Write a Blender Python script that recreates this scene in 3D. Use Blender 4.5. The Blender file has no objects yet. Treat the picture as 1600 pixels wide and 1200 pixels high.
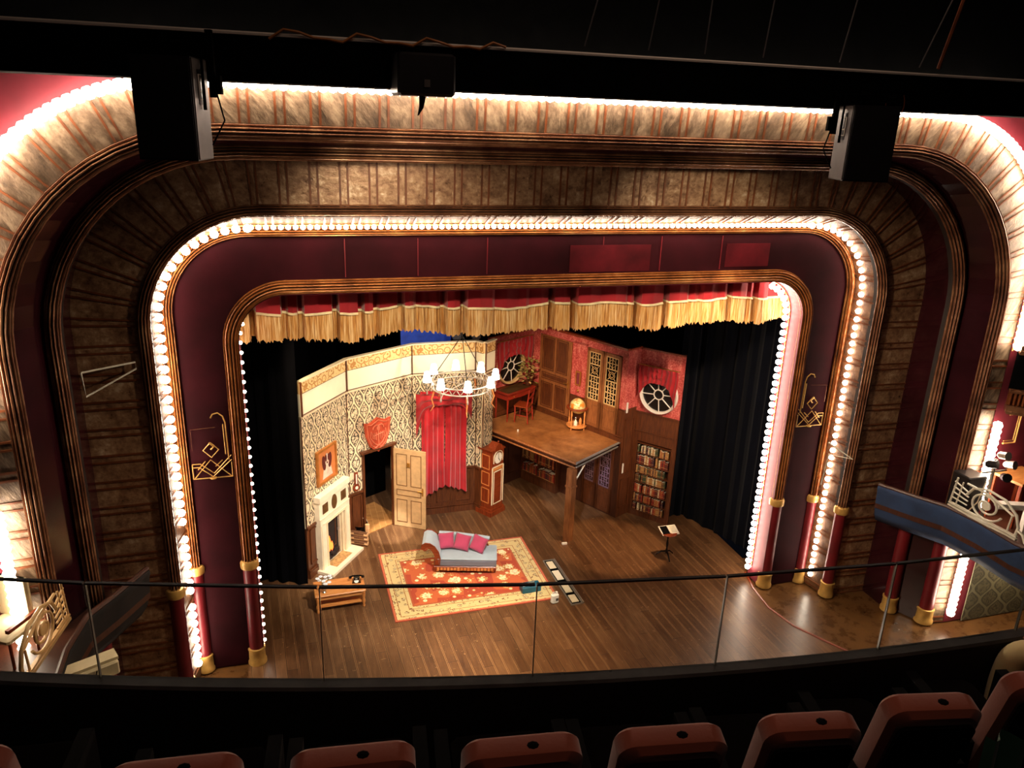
import bpy, bmesh, math, random
from mathutils import Vector, Matrix
random.seed(7)
PI = math.pi
D = bpy.data
COL = bpy.context.scene.collection

# ------------------------------------------------------------ camera
CAM = Vector((-4.411, -12.32, 9.421))
F_PX = 1214.0
pit, yaw, rol = [math.radians(a) for a in (18.834, 16.925, 2.046)]
FW = Vector((math.sin(yaw)*math.cos(pit), math.cos(yaw)*math.cos(pit), -math.sin(pit)))
RT = Vector((math.cos(yaw), -math.sin(yaw), 0))
UP = RT.cross(FW)
RT, UP = (math.cos(rol)*RT + math.sin(rol)*UP), (-math.sin(rol)*RT + math.cos(rol)*UP)
cd = D.cameras.new('camera'); cam = D.objects.new('camera', cd); COL.objects.link(cam)
m = Matrix.Identity(4)
for r in range(3):
    m[r][0] = RT[r]; m[r][1] = UP[r]; m[r][2] = -FW[r]; m[r][3] = CAM[r]
cam.matrix_world = m
cd.sensor_width = 36; cd.lens = F_PX/1600*36; cd.clip_start = .05; cd.clip_end = 200
bpy.context.scene.camera = cam

# ------------------------------------------------------------ world, exposure
sc = bpy.context.scene
sc.view_settings.view_transform = 'Standard'; sc.view_settings.look = 'None'
sc.view_settings.gamma = 1; sc.view_settings.exposure = 0.12; sc.view_settings.use_curve_mapping = False
w = D.worlds.new('world'); sc.world = w; w.use_nodes = True
w.node_tree.nodes['Background'].inputs[0].default_value = (.30, .32, .5, 1)
w.node_tree.nodes['Background'].inputs[1].default_value = .006

# ------------------------------------------------------------ stage, house and added fill lights
def light(name, typ, loc, target, energy, color, **kw):
    l = D.lights.new(name, typ); l.energy = energy; l.color = color
    for k, v in kw.items(): setattr(l, k, v)
    o = D.objects.new(name, l); COL.objects.link(o); o.location = loc
    d = Vector(target)-Vector(loc)
    o.rotation_euler = d.to_track_quat('-Z', 'Y').to_euler()
    return o
WARM = (1, .74, .48); NEUT = (1, .86, .68); COOL = (.62, .74, 1)
light('stage_and_fill_spot', 'SPOT', (-1.0, -4.5, 9.3), (-1.7, 2.7, 0), 5000, (1, .88, .74), spot_size=.62, spot_blend=.5, shadow_soft_size=.12)
light('stage_and_fill_spot', 'SPOT', (-4.6, 1.2, 6.3), (-1.3, 3.6, 1.0), 620, WARM, spot_size=1.25, spot_blend=.8, shadow_soft_size=.1)
light('stage_and_fill_spot', 'SPOT', (1.5, 1.0, 6.3), (-3.2, 3.9, 3.2), 1450, (1, .82, .6), spot_size=1.1, spot_blend=.8, shadow_soft_size=.1)
light('stage_and_fill_spot', 'SPOT', (0.5, 1.2, 6.4), (-1.4, 4.8, 4.0), 420, WARM, spot_size=.9, spot_blend=.9, shadow_soft_size=.1)
light('stage_and_fill_spot', 'SPOT', (3.0, -4.5, 9.3), (3.6, 3.8, 2.9), 3000, (1, .72, .5), spot_size=.42, spot_blend=.8, shadow_soft_size=.12)
light('stage_and_fill_spot', 'SPOT', (-.5, 1.2, 6.4), (2.0, 5.0, 2.6), 1300, (1, .7, .45), spot_size=.8, spot_blend=.8, shadow_soft_size=.1)
light('stage_and_fill_spot', 'SPOT', (4.0, .9, 6.2), (2.7, 2.3, 0), 1300, (1, .66, .36), spot_size=.42, spot_blend=.35, shadow_soft_size=.1)
light('stage_and_fill_spot', 'SPOT', (-.5, -4.7, 9.3), (-1.0, -1.0, 0), 4600, (1, .72, .45), spot_size=.55, spot_blend=.9, shadow_soft_size=.1)
light('stage_and_fill_spot', 'SPOT', (-2.5, -4.7, 9.3), (1.75, 3.0, 2.0), 3200, COOL, spot_size=.16, spot_blend=.4, shadow_soft_size=.1)
light('stage_and_fill_spot', 'SPOT', (-3.5, -4.9, 9.3), (-2.4, .5, 6.2), 1150, (1, .82, .58), spot_size=1.0, spot_blend=.9, shadow_soft_size=.15)  # added front spot that brightens the left half of the valance
light('stage_and_fill_spot', 'SPOT', (2.0, -4.9, 9.3), (2.4, .5, 6.2), 900, (1, .82, .58), spot_size=1.0, spot_blend=.9, shadow_soft_size=.15)  # added front spot that brightens the right half of the valance
light('stage_and_fill_spot', 'SPOT', (0.2, 2.6, 1.9), (2.3, 5.6, .9), 75, (1, .7, .45), spot_size=1.6, spot_blend=.9, shadow_soft_size=.1)  # added fill under the platform to brighten the low bookcase
light('stage_and_fill_spot', 'SPOT', (-3.0, 1.6, 6.4), (-2.28, 4.12, 0), 3200, (1, .95, .86), spot_size=.17, spot_blend=.5, shadow_soft_size=.03)
light('passage_light', 'POINT', (-3.0, 5.25, 2.3), (0, 0, 0), 22, WARM, shadow_soft_size=.1)
light('stage_and_fill_spot', 'SPOT', (-1.5, -4.8, 9.3), (-1.6, -1.0, 0), 5500, (1, .8, .55), spot_size=.22, spot_blend=1.0, shadow_soft_size=.1)  # added narrow spot standing for the glossy highlight on the front boards
light('stage_and_fill_spot', 'SPOT', (-2.2, -4.5, 9.1), (-1.6, -.6, 8.3), 130, (1, .74, .52), spot_size=2.3, spot_blend=1.0, shadow_soft_size=.3)  # added soft fill for the mirror band over the opening
light('stage_and_fill_spot', 'SPOT', (-4.5, -4.3, 9.2), (6.2, -.6, 3.6), 3200, (1, .74, .5), spot_size=.85, spot_blend=.9, shadow_soft_size=.3)  # added fill that brightens the right arch mouldings
light('stage_and_fill_spot', 'SPOT', (2.5, -4.3, 9.2), (-6.2, -.6, 3.6), 1300, (1, .74, .5), spot_size=.85, spot_blend=.9, shadow_soft_size=.3)  # added fill that brightens the left arch mouldings
light('house_light', 'AREA', (-2, -9.0, 13.5), (-1, -9.6, 7), 75, (1, .66, .48), shape='RECTANGLE', size=8, size_y=1.5)

# ------------------------------------------------------------ node material helpers
def srgb(h):
    h = h.lstrip('#'); c = [int(h[i:i+2], 16)/255 for i in (0, 2, 4)]
    return tuple((x/12.92 if x <= .04045 else ((x+.055)/1.055)**2.4) for x in c) + (1,)
class NT:
    def __init__(s, name):
        s.m = D.materials.new(name); s.m.use_nodes = True; s.t = s.m.node_tree
        s.b = s.t.nodes['Principled BSDF']
    def n(s, typ, ins=None, **kw):
        x = s.t.nodes.new('ShaderNode'+typ)
        for k, v in kw.items(): setattr(x, k, v)
        for k, v in (ins or {}).items(): s.set(x.inputs[k], v)
        return x
    def set(s, inp, v):
        if hasattr(v, 'is_linked') or hasattr(v, 'links'): s.t.links.new(v, inp)
        else: inp.default_value = v
    def math(s, op, a, b=0.0, c=0.0):
        x = s.n('Math', operation=op); s.set(x.inputs[0], a); s.set(x.inputs[1], b); s.set(x.inputs[2], c); return x.outputs[0]
    def mix(s, f, a, b):
        x = s.n('Mix', data_type='RGBA'); s.set(x.inputs[0], f); s.set(x.inputs[6], a); s.set(x.inputs[7], b); return x.outputs[2]
    def ramp(s, f, stops, interp='LINEAR'):
        x = s.n('ValToRGB'); x.color_ramp.interpolation = interp
        e = x.color_ramp.elements
        while len(e) > 1: e.remove(e[-1])
        e[0].position = stops[0][0]; e[0].color = stops[0][1]
        for p, c in stops[1:]:
            q = e.new(p); q.color = c
        s.set(x.inputs[0], f); return x.outputs[0]
    def uv(s): return s.n('UVMap').outputs[0]
    def obj(s): return s.n('TexCoord').outputs['Object']
    def sep(s, v):
        x = s.n('SeparateXYZ'); s.set(x.inputs[0], v); return x.outputs
    def comb(s, x=0., y=0., z=0.):
        q = s.n('CombineXYZ'); s.set(q.inputs[0], x); s.set(q.inputs[1], y); s.set(q.inputs[2], z); return q.outputs[0]
    def noise(s, v, scale, detail=3., rough=.55):
        return s.n('TexNoise', {'Vector': v, 'Scale': scale, 'Detail': detail, 'Roughness': rough}).outputs[0]
    def bump(s, h, strength=.4, dist=.01):
        x = s.n('Bump', {'Height': h, 'Strength': strength, 'Distance': dist}); s.t.links.new(x.outputs[0], s.b.inputs['Normal'])
    def out(s, color=None, rough=None, metal=None, **kw):
        if color is not None: s.set(s.b.inputs['Base Color'], color)
        if rough is not None: s.set(s.b.inputs['Roughness'], rough)
        if metal is not None: s.set(s.b.inputs['Metallic'], metal)
        for k, v in kw.items(): s.set(s.b.inputs[k.replace('_', ' ')], v)
        return s.m

def plain(name, hexc, rough=.5, metal=0., var=.18, scale=6., **kw):
    t = NT(name); c = srgb(hexc)
    n = t.noise(t.obj(), scale, 4.)
    dk = tuple(x*(1-var*1.6) for x in c[:3])+(1,); lt = tuple(min(1, x*(1+var)) for x in c[:3])+(1,)
    return t.out(t.ramp(n, [(.3, dk), (.7, lt)]), rough, metal, **kw)
def wood(name, dark, light_, rough=.4, scale=3., axis=2):
    t = NT(name); o = t.sep(t.obj())
    sq = [14., 14., 14.]; sq[axis] = 1.2
    v = t.comb(t.math('MULTIPLY', o[0], sq[0]), t.math('MULTIPLY', o[1], sq[1]), t.math('MULTIPLY', o[2], sq[2]))
    n = t.noise(v, scale, 5., .6)
    t.bump(n, .15, .005)
    return t.out(t.ramp(n, [(.3, srgb(dark)), (.7, srgb(light_))]), rough)
def emit(name, hexc, strength, base='#ffffff'):
    t = NT(name)
    return t.out(srgb(base), .4, 0., Emission_Color=srgb(hexc), Emission_Strength=strength)

MT = {}
MT['bulb'] = emit('lit_bulb_glass', '#ffe9d2', 27)
MT['shade'] = emit('lit_fabric_shade', '#fff0d8', 11)
MT['gold'] = None
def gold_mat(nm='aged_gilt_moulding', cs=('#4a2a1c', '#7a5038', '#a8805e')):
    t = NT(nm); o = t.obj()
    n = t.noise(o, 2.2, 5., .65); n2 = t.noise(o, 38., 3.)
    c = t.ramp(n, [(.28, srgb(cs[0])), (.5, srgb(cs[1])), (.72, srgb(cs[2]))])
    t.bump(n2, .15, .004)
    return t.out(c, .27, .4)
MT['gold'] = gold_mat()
MT['gold_inner'] = gold_mat('lit_gilt_moulding', ('#60341a', '#9c5e30', '#c88c50'))  # brighter copy of the gilt, lamplight put into its colour
MT['groove'] = plain('shaded_moulding_groove', '#160b07', .6, 0, .2)  # dark paint stands for the shade between the reeds
MT['gilt'] = plain('gilt_collar', '#cfa258', .35, .3)
MT['maroon'] = plain('maroon_paint', '#6a141c', .42, 0, .25, 1.2)
MT['fascia_red'] = plain('deep_red_panel', '#480c13', .6, 0, .3, 2., Specular_IOR_Level=.1)
MT['maroon_dark'] = plain('dark_maroon_fascia', '#2c080e', .75, 0, .3, .9, Specular_IOR_Level=.08)
MT['gloss_maroon'] = plain('glossy_dark_maroon_lacquer', '#2a0c12', .14, 0, .3, 1.3)
MT['red_wall'] = plain('red_auditorium_paint', '#641622', .6, 0, .15, 2.)
MT['pink_reveal'] = plain('rose_reveal_paint', '#7a2c36', .6, 0, .1, 2.)
MT['black'] = plain('matt_black_paint', '#060606', .9, 0, .3, Specular_IOR_Level=.03)
MT['black_satin'] = plain('black_satin_plastic', '#141214', .38, 0, .2)
MT['grille'] = plain('black_speaker_grille', '#100e10', .55, .3, .3, 60)
MT['grey_side'] = plain('grey_speaker_side', '#56504e', .45, .1, .15)
MT['white_metal'] = plain('white_painted_iron', '#cfcdbd', .45, .1, .08)
MT['tan_lit_metal'] = plain('tan_lit_white_iron', '#c79f68', .45, .15, .12)  # railing iron with warm light put into its colour
MT['cream'] = plain('cream_paint', '#cdbb94', .5, 0, .08)
MT['ivory'] = plain('ivory_painted_wood', '#e8d6b4', .45, 0, .08, 3.)
MT['door_cream'] = plain('pale_wood_door_paint', '#cfa878', .5, 0, .1, 8.)
MT['line'] = plain('brown_line_paint', '#7a5330', .6)
MT['black_cloth'] = None
def cloth(name, hexc, rough=.85, sheen=.3, sc_=40., var=.18):
    t = NT(name); c = srgb(hexc); n = t.noise(t.obj(), sc_, 3.); n2 = t.noise(t.obj(), 2.2, 3.)
    dk = tuple(x*(1-var*1.6) for x in c[:3])+(1,); lt = tuple(min(1, x*(1+var)) for x in c[:3])+(1,)
    t.bump(n, .2, .003)
    return t.out(t.ramp(n2, [(.3, dk), (.7, lt)]), rough, 0., Sheen_Weight=sheen, Specular_IOR_Level=(.04 if sheen < .1 else .3))
MT['black_cloth'] = cloth('black_masking_velvet', '#050507', .95, .0)
MT['blue_cloth'] = cloth('midnight_blue_velvet', '#05060c', .9, .05)
MT['red_velvet'] = cloth('crimson_velvet', '#b80a1e', .7, .4)
MT['red_drape'] = cloth('red_stage_velvet', '#9a1420', .75, .35)
MT['dark_red_drape'] = cloth('dark_red_swag_cloth', '#960e18', .75, .3)
MT['pink_cushion'] = cloth('rose_pink_cushion_cloth', '#b04060', .8, .3)
MT['blue_grey'] = cloth('pale_blue_grey_upholstery', '#a4b2bc', .6, .3, 90, .08)
MT['grey_uphol'] = cloth('grey_side_upholstery', '#6e7480', .6, .2, 90, .08)
MT['seat_velvet'] = cloth('rust_brown_seat_velvet', '#863e28', .8, .35, 60)
MT['seat_dark'] = cloth('dark_seat_back_panel', '#0a0808', .8, .05)
MT['khaki'] = cloth('khaki_trouser_cloth', '#ecd498', .85, .2, 50)
MT['green_cloth'] = cloth('green_cloth', '#1f5a3c', .85, .2)
MT['skin'] = plain('skin', '#b97b5c', .55, 0, .08)
MT['brown_leather'] = plain('brown_shoe_leather', '#5a2f1c', .5)
MT['hair'] = plain('dark_brown_hair', '#2a1a10', .6)
MT['mahog'] = wood('mahogany', '#5c1e0c', '#94401c', .32)
MT['mahog_h'] = wood('mahogany_level_grain', '#5c1e0c', '#94401c', .32, 3., 0)
MT['oak'] = wood('dark_oak_panelling', '#3c1c0e', '#6c3a1c', .4)
MT['oak_lit'] = wood('lit_brown_oak', '#64361a', '#a0663a', .4)  # lighter copy of the oak, stage light put into its colour
MT['oak_dark'] = wood('shadowed_dark_oak', '#2a1208', '#4a2412', .45)  # darker copy of the oak, shade put into its colour
MT['orange_wood'] = wood('honey_pine', '#b8682c', '#dd9a58', .4, 3., 0)
MT['desk_red'] = wood('red_mahogany_desk', '#7c1e12', '#a83420', .3, 3., 0)
MT['desk_leather'] = plain('olive_brown_desk_leather', '#4a3418', .5)
MT['log'] = wood('split_log_wood', '#c88a50', '#f0c898', .7, 4., 0)
MT['bark'] = plain('log_bark', '#6a4428', .9, 0, .3, 20)
MT['marble'] = plain('cream_marble_paint', '#efe2c8', .4, 0, .06, 5)
MT['olive_panel'] = plain('brown_marble_inlay', '#5e4020', .35, 0, .3, 9)
MT['soot'] = plain('sooty_hearth_back', '#1d0d0a', .9, 0, .4)
MT['brown_brick'] = plain('hearth_stone', '#c79a62', .6, 0, .3, 12)
MT['flame'] = emit('fire_glow', '#ff6a28', 3.0, '#ff7030')
MT['coal'] = plain('coal', '#241512', .8, 0, .5, 30)
MT['brass'] = plain('brass', '#c89a4c', .3, .8, .05)
MT['iron'] = plain('dull_grey_iron', '#b8aca0', .45, .5, .1)
MT['chain'] = plain('black_chain', '#181412', .5, .5)
MT['steel'] = plain('brushed_steel', '#b9b2a6', .35, .7, .08)
MT['white'] = plain('white_plastic', '#e2dbd0', .4, 0, .04)
MT['black_gloss'] = plain('black_bakelite', '#0c0a0b', .2)
MT['silver'] = plain('silver_vase', '#b8b4ac', .2, .8, .1)
MT['petal'] = plain('white_petals', '#e9ecf2', .7, 0, .05)
MT['leaf'] = plain('olive_green_leaves', '#8c9440', .6, 0, .3, 15)
MT['leaf_tan'] = plain('dry_tan_leaves', '#c4a468', .6, 0, .3, 15)
MT['teal'] = plain('teal_painted_metal', '#1c5a70', .4, .2, .12)
MT['globe'] = None
def globe_mat():
    t = NT('antique_globe_map'); n = t.noise(t.obj(), 5., 4.)
    return t.out(t.ramp(n, [(.45, srgb('#e8c070')), (.5, srgb('#c8d8a0')), (.58, srgb('#d8822c'))]), .3)
MT['globe'] = globe_mat()
def clock_face():
    t = NT('white_clock_dial'); return t.out(srgb('#e8e2d4'), .35)
MT['dial'] = clock_face()
MT['page'] = plain('white_paper', '#e4dcc8', .8, 0, .05)

def mirror_mat(name, cols, rough, metal, bumpy=.5):
    # aged foxed mirror panels; u runs along the arch, v across the band (metres)
    t = NT(name); u = t.uv(); s_ = t.sep(u)
    cell = t.math('FLOOR', t.math('DIVIDE', s_[0], .41))
    seed = t.comb(t.math('MULTIPLY', cell, 3.7), 0., t.math('MULTIPLY', cell, 1.9))
    v = t.n('VectorMath', operation='ADD'); t.set(v.inputs[0], u); t.set(v.inputs[1], seed)
    n1 = t.noise(v.outputs[0], 2.6, 6., .7); n2 = t.noise(v.outputs[0], 11., 5., .7)
    f = t.math('ADD', t.math('MULTIPLY', n1, .6), t.math('MULTIPLY', n2, .4))
    c = t.ramp(f, [(.34, srgb(cols[0])), (.47, srgb(cols[1])), (.56, srgb(cols[2])), (.68, srgb(cols[3]))])
    t.bump(n2, bumpy, .02)
    r = t.math('MULTIPLY_ADD', n2, .35, rough-.15)
    return t.out(c, r, metal)
MT['mirror_lit'] = mirror_mat('foxed_mirror_outer', ('#2e2218', '#5c4a38', '#7c6852', '#a08c70'), .42, .25)
MT['mirror_mid'] = mirror_mat('foxed_mirror_middle', ('#2a1810', '#5a3c28', '#76543a', '#98785a'), .55, .25)
MT['mirror_dark'] = mirror_mat('foxed_mirror_inner', ('#4a3022', '#86644a', '#a88666', '#d8c4a8'), .3, .35, .3)
MT['batten'] = plain('reddish_brown_batten', '#6a3a1e', .4, .2, .3, 5)

def floor_mat():
    t = NT('worn_stage_boards'); o = t.sep(t.obj())
    a = math.radians(3)
    x = t.math('ADD', t.math('MULTIPLY', o[0], math.cos(a)), t.math('MULTIPLY', o[1], math.sin(a)))
    q = t.math('DIVIDE', x, .198)
    cell = t.math('FLOOR', q); fr = t.math('FRACT', q)
    gap = t.math('LESS_THAN', t.math('ABSOLUTE', t.math('SUBTRACT', fr, .5)), .472)
    row = t.math('FRACT', t.math('ADD', t.math('DIVIDE', o[1], 2.6), t.math('MULTIPLY', cell, .37)))
    gap2 = t.math('LESS_THAN', t.math('ABSOLUTE', t.math('SUBTRACT', row, .5)), .4985)
    gap = t.math('MULTIPLY', gap, gap2)
    wn = t.n('TexWhiteNoise', {'Vector': t.comb(cell, t.math('FLOOR', t.math('ADD', t.math('DIVIDE', o[1], 2.6), t.math('MULTIPLY', cell, .37))), 0.)}).outputs[0]
    v = t.comb(t.math('MULTIPLY', o[0], 9.), t.math('MULTIPLY', o[1], 1.2), t.math('MULTIPLY', cell, 2.3))
    g = t.noise(v, 2., 5.); big = t.noise(t.obj(), .7, 4.); sm = t.noise(t.obj(), 9., 5., .75)
    f = t.math('ADD', t.math('MULTIPLY', g, .35), t.math('ADD', t.math('MULTIPLY', big, .4), t.math('MULTIPLY', wn, .16)))
    c = t.ramp(f, [(.28, srgb('#452a18')), (.48, srgb('#66452b')), (.7, srgb('#8a6544'))])
    scuff = t.ramp(sm, [(.62, (0, 0, 0, 1)), (.69, (1, 1, 1, 1))])
    c = t.mix(t.math('MULTIPLY', t.sep(scuff)[0], .45), c, srgb('#d0a878'))
    # joints between boards: pale painted glint beside a dark gap
    edge = t.math('LESS_THAN', t.math('ABSOLUTE', t.math('SUBTRACT', fr, .5)), .43)
    worn = t.sep(t.ramp(t.noise(t.comb(o[0], t.math('MULTIPLY', o[1], .5), 3.), .9, 3.), [(.4, (.12, .12, .12, 1)), (.6, (1, 1, 1, 1))]))[0]  # mask for where board edges catch light, painted into the colour
    c = t.mix(t.math('MULTIPLY', t.math('MULTIPLY', t.math('SUBTRACT', 1., edge), .42), worn), c, srgb('#d8a470'))
    c = t.mix(t.math('SUBTRACT', 1., gap), c, srgb('#2a140a'))
    t.bump(t.math('ADD', t.math('MULTIPLY', gap, .6), t.math('MULTIPLY', sm, .3)), .35, .01)
    return t.out(c, t.math('MULTIPLY_ADD', sm, .3, .2), 0., Specular_IOR_Level=.5)
MT['stage'] = floor_mat()
def side_floor():
    t = NT('brown_varnished_side_floor'); n = t.noise(t.obj(), 3., 6., .7)
    return t.out(t.ramp(n, [(.3, srgb('#3c2412')), (.7, srgb('#6e4a26'))]), t.math('MULTIPLY_ADD', n, .25, .16))
MT['side_floor'] = side_floor()
def platform_mat():
    t = NT('brown_platform_boards'); n = t.noise(t.obj(), 2.6, 6., .7)
    t.bump(n, .2, .01)
    return t.out(t.ramp(n, [(.3, srgb('#6a3c1e')), (.7, srgb('#a8703e'))]), .34)
MT['platform'] = platform_mat()

def damask(name, bg, mid, dark, sx=.42, sy=.62):
    # ogee damask; u,v in metres on the flat
    t = NT(name); s_ = t.sep(t.uv())
    x = t.math('DIVIDE', s_[0], sx); y = t.math('DIVIDE', s_[1], sy)
    wav = t.math('MULTIPLY', t.math('SINE', t.math('MULTIPLY', y, 2*PI)), .25)
    def stripe(xx, wid):
        d = t.math('ABSOLUTE', t.math('SUBTRACT', t.math('FRACT', xx), .5))
        return t.math('LESS_THAN', d, wid)
    a = stripe(t.math('ADD', x, wav), .075); b = stripe(t.math('ADD', t.math('SUBTRACT', x, wav), .5), .075)
    vine = t.math('MAXIMUM', a, b)
    warp = t.n('TexNoise', {'Vector': t.uv(), 'Scale': 6., 'Detail': 1.}).outputs[1]
    vo = t.n('TexVoronoi', {'Vector': t.uv(), 'Scale': 8., 'Randomness': .9}, feature='F1').outputs[0]
    petals = t.math('GREATER_THAN', t.math('SINE', t.math('MULTIPLY', vo, 17.)), -.2)
    vo2 = t.n('TexVoronoi', {'Vector': t.uv(), 'Scale': 13.}, feature='DISTANCE_TO_EDGE').outputs[0]
    veins = t.math('LESS_THAN', vo2, .07)
    c = t.mix(t.math('MULTIPLY', petals, .9), srgb(bg), srgb(dark))
    c = t.mix(t.math('MULTIPLY', veins, .75), c, srgb(bg))
    def edge_(xx): return stripe(xx, .035)
    o1 = t.math('MAXIMUM', stripe(t.math('ADD', x, wav), .17), stripe(t.math('ADD', t.math('SUBTRACT', x, wav), .5), .17))
    c = t.mix(t.math('MULTIPLY', o1, .85), c, srgb(dark))
    c = t.mix(vine, c, srgb(mid))
    return t.out(c, .6)
MT['wallpaper'] = damask('cream_and_brown_damask_wallpaper', '#e6d0ae', '#e6d2ac', '#170e08', .27, .6)
def red_paper():
    t = NT('mottled_rose_red_wallpaper'); o = t.sep(t.obj())
    n = t.noise(t.obj(), 26., 4., .8); n2 = t.noise(t.comb(t.math('MULTIPLY', o[0], 3.), t.math('MULTIPLY', o[1], 3.), t.math('MULTIPLY', o[2], .8)), 3., 3.)
    f = t.math('ADD', t.math('MULTIPLY', n, .7), t.math('MULTIPLY', n2, .3))
    return t.out(t.ramp(f, [(.38, srgb('#8c2420')), (.5, srgb('#c0504a')), (.62, srgb('#dc8a7c'))]), .6)
MT['red_paper'] = red_paper()
def cornice_mat():
    t = NT('peach_scrollwork_frieze'); vo = t.n('TexVoronoi', {'Vector': t.uv(), 'Scale': 6.}).outputs[0]
    f = t.math('SINE', t.math('MULTIPLY', vo, 18.))
    return t.out(t.mix(t.math('GREATER_THAN', f, .35), srgb('#e6c084'), srgb('#b07c3c')), .6)
MT['frieze'] = cornice_mat()
MT['cove'] = plain('pale_yellow_cove', '#f0e8cc', .55, 0, .06, 1.5)
MT['stone_paper'] = damask('grey_green_scroll_wallpaper', '#5c5640', '#6c664e', '#38342a', .5, .6)

def rug_mat(W, H):
    t = NT('persian_rug_weave'); s_ = t.sep(t.uv())
    dx = t.math('MINIMUM', s_[0], t.math('SUBTRACT', W, s_[0])); dy = t.math('MINIMUM', s_[1], t.math('SUBTRACT', H, s_[1]))
    d = t.math('MINIMUM', dx, dy)
    vo = t.n('TexVoronoi', {'Vector': t.uv(), 'Scale': 3.0, 'Randomness': .5}); vd = vo.outputs[0]
    rnd = t.sep(vo.outputs[1])[0]
    vb = t.n('TexVoronoi', {'Vector': t.uv(), 'Scale': 8.5, 'Randomness': .6}); vbd = vb.outputs[0]
    vs = t.n('TexVoronoi', {'Vector': t.uv(), 'Scale': 22.}).outputs[0]
    pet = t.math('ADD', vd, t.math('MULTIPLY', t.math('SUBTRACT', vs, .3), .28))
    v3 = t.n('TexVoronoi', {'Vector': t.uv(), 'Scale': 6.5, 'Randomness': .7}); r3 = t.sep(v3.outputs[1])[1]
    red = t.mix(t.math('GREATER_THAN', rnd, .5), srgb('#a83c1c'), srgb('#c05a2a'))
    sm_ = t.ramp(v3.outputs[0], [(0., srgb('#8a3014')), (.08, srgb('#f0dcae')), (.27, srgb('#c88a48')), (.33, srgb('#b04a22'))], 'CONSTANT')
    field = t.mix(t.math('MULTIPLY', t.math('LESS_THAN', v3.outputs[0], .36), t.math('GREATER_THAN', r3, .35)), red, sm_)
    big = t.ramp(pet, [(0., srgb('#c08030')), (.06, srgb('#8a4a20')), (.11, srgb('#f4e6c0')), (.21, srgb('#c8843c')), (.26, srgb('#f0deb0')), (.38, srgb('#d8a860'))], 'CONSTANT')
    field = t.mix(t.math('MULTIPLY', t.math('LESS_THAN', pet, .45), t.math('GREATER_THAN', rnd, .22)), field, big)
    bord = t.ramp(t.math('ADD', vbd, t.math('MULTIPLY', vs, .35)), [(0., srgb('#7a3a20')), (.13, srgb('#d8caa0')), (.24, srgb('#5a3c20')), (.33, srgb('#d4c292')), (.46, srgb('#7a5228')), (.56, srgb('#ccb47c'))], 'CONSTANT')
    c = t.mix(t.math('GREATER_THAN', d, .44), bord, field)
    def band(c, lo, hi, col):
        return t.mix(t.math('MULTIPLY', t.math('GREATER_THAN', d, lo), t.math('LESS_THAN', d, hi)), c, srgb(col))
    c = band(c, .42, .46, '#a85028'); c = band(c, .13, .145, '#9a6030'); c = band(c, .33, .345, '#9a6030')
    c = band(c, -1, .05, '#a84026'); c = band(c, .02, .03, '#d88050')
    t.bump(t.noise(t.obj(), 90., 2.), .2, .004)
    return t.out(c, .95, 0., Sheen_Weight=.2)
def fringe_mat():
    t = NT('gold_bullion_fringe'); s_ = t.sep(t.uv())
    v = t.comb(t.math('MULTIPLY', s_[0], 55.), t.math('MULTIPLY', s_[1], 1.6), 0.)
    n = t.noise(v, 1., 3., .6); n2 = t.noise(t.comb(t.math('MULTIPLY', s_[0], 8.), 0., 0.), 1., 2.)
    f = t.math('ADD', t.math('MULTIPLY', n, .8), t.math('MULTIPLY', n2, .2))
    t.bump(n, .9, .03)
    return t.out(t.ramp(f, [(.34, srgb('#8a5220')), (.47, srgb('#d09448')), (.62, srgb('#f4d49c'))]), .5)
MT['fringe'] = fringe_mat()
MT['braid'] = plain('cream_braid', '#eadcae', .6)
MT['moulding_red'] = plain('reddish_gilt_moulding', '#7c4422', .35, .3, .35, 4)
MT['box_blue'] = plain('dark_blue_velour', '#243a5e', .8, 0, .2, 3)
MT['dark_ledge'] = plain('dusty_dark_ledge', '#2e2a28', .7, 0, .35, 8)
MT['carpet'] = plain('very_dark_balcony_paint', '#0c090a', .85, 0, .3, 5)
def glass_mat():
    t = NT('clear_glass')
    return t.out((1, 1, 1, 1), .0, 0., Transmission_Weight=1.0, IOR=1.12, Alpha=.55)
def thin_glass():
    m = D.materials.new('thin_clear_glass'); m.use_nodes = True; t = m.node_tree; t.nodes.clear()
    o = t.nodes.new('ShaderNodeOutputMaterial'); tr = t.nodes.new('ShaderNodeBsdfTransparent'); tr.inputs[0].default_value = (.93, .95, .94, 1)
    g = t.nodes.new('ShaderNodeBsdfGlossy'); g.inputs['Roughness'].default_value = .03
    fr = t.nodes.new('ShaderNodeFresnel'); fr.inputs[0].default_value = 1.25
    mx = t.nodes.new('ShaderNodeMixShader'); ge = t.nodes.new('ShaderNodeNewGeometry'); iv = t.nodes.new('ShaderNodeMath'); iv.operation = 'SUBTRACT'; iv.inputs[0].default_value = 1; t.links.new(ge.outputs['Backfacing'], iv.inputs[1]); ml = t.nodes.new('ShaderNodeMath'); ml.operation = 'MULTIPLY'; t.links.new(fr.outputs[0], ml.inputs[0]); t.links.new(iv.outputs[0], ml.inputs[1]); t.links.new(ml.outputs[0], mx.inputs[0]); t.links.new(tr.outputs[0], mx.inputs[1]); t.links.new(g.outputs[0], mx.inputs[2]); t.links.new(mx.outputs[0], o.inputs[0])
    return m
MT['glass'] = thin_glass()
MT['glass_edge'] = plain('polished_glass_edge', '#8b8a80', .15, .4, .05)
MT['rail_dark'] = plain('dark_glass_top_edge', '#15100f', .3, .3)
MT['books'] = [plain('book_cloth_'+n, h, .6, 0, .15, 20) for n, h in (('red', '#8c2a1e'), ('maroon', '#55201c'), ('orange', '#a8562c'), ('tan', '#b08650'), ('cream', '#d2c09a'), ('brown', '#5e3a22'), ('green', '#3e4630'), ('plum', '#40222c'))]
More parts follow.
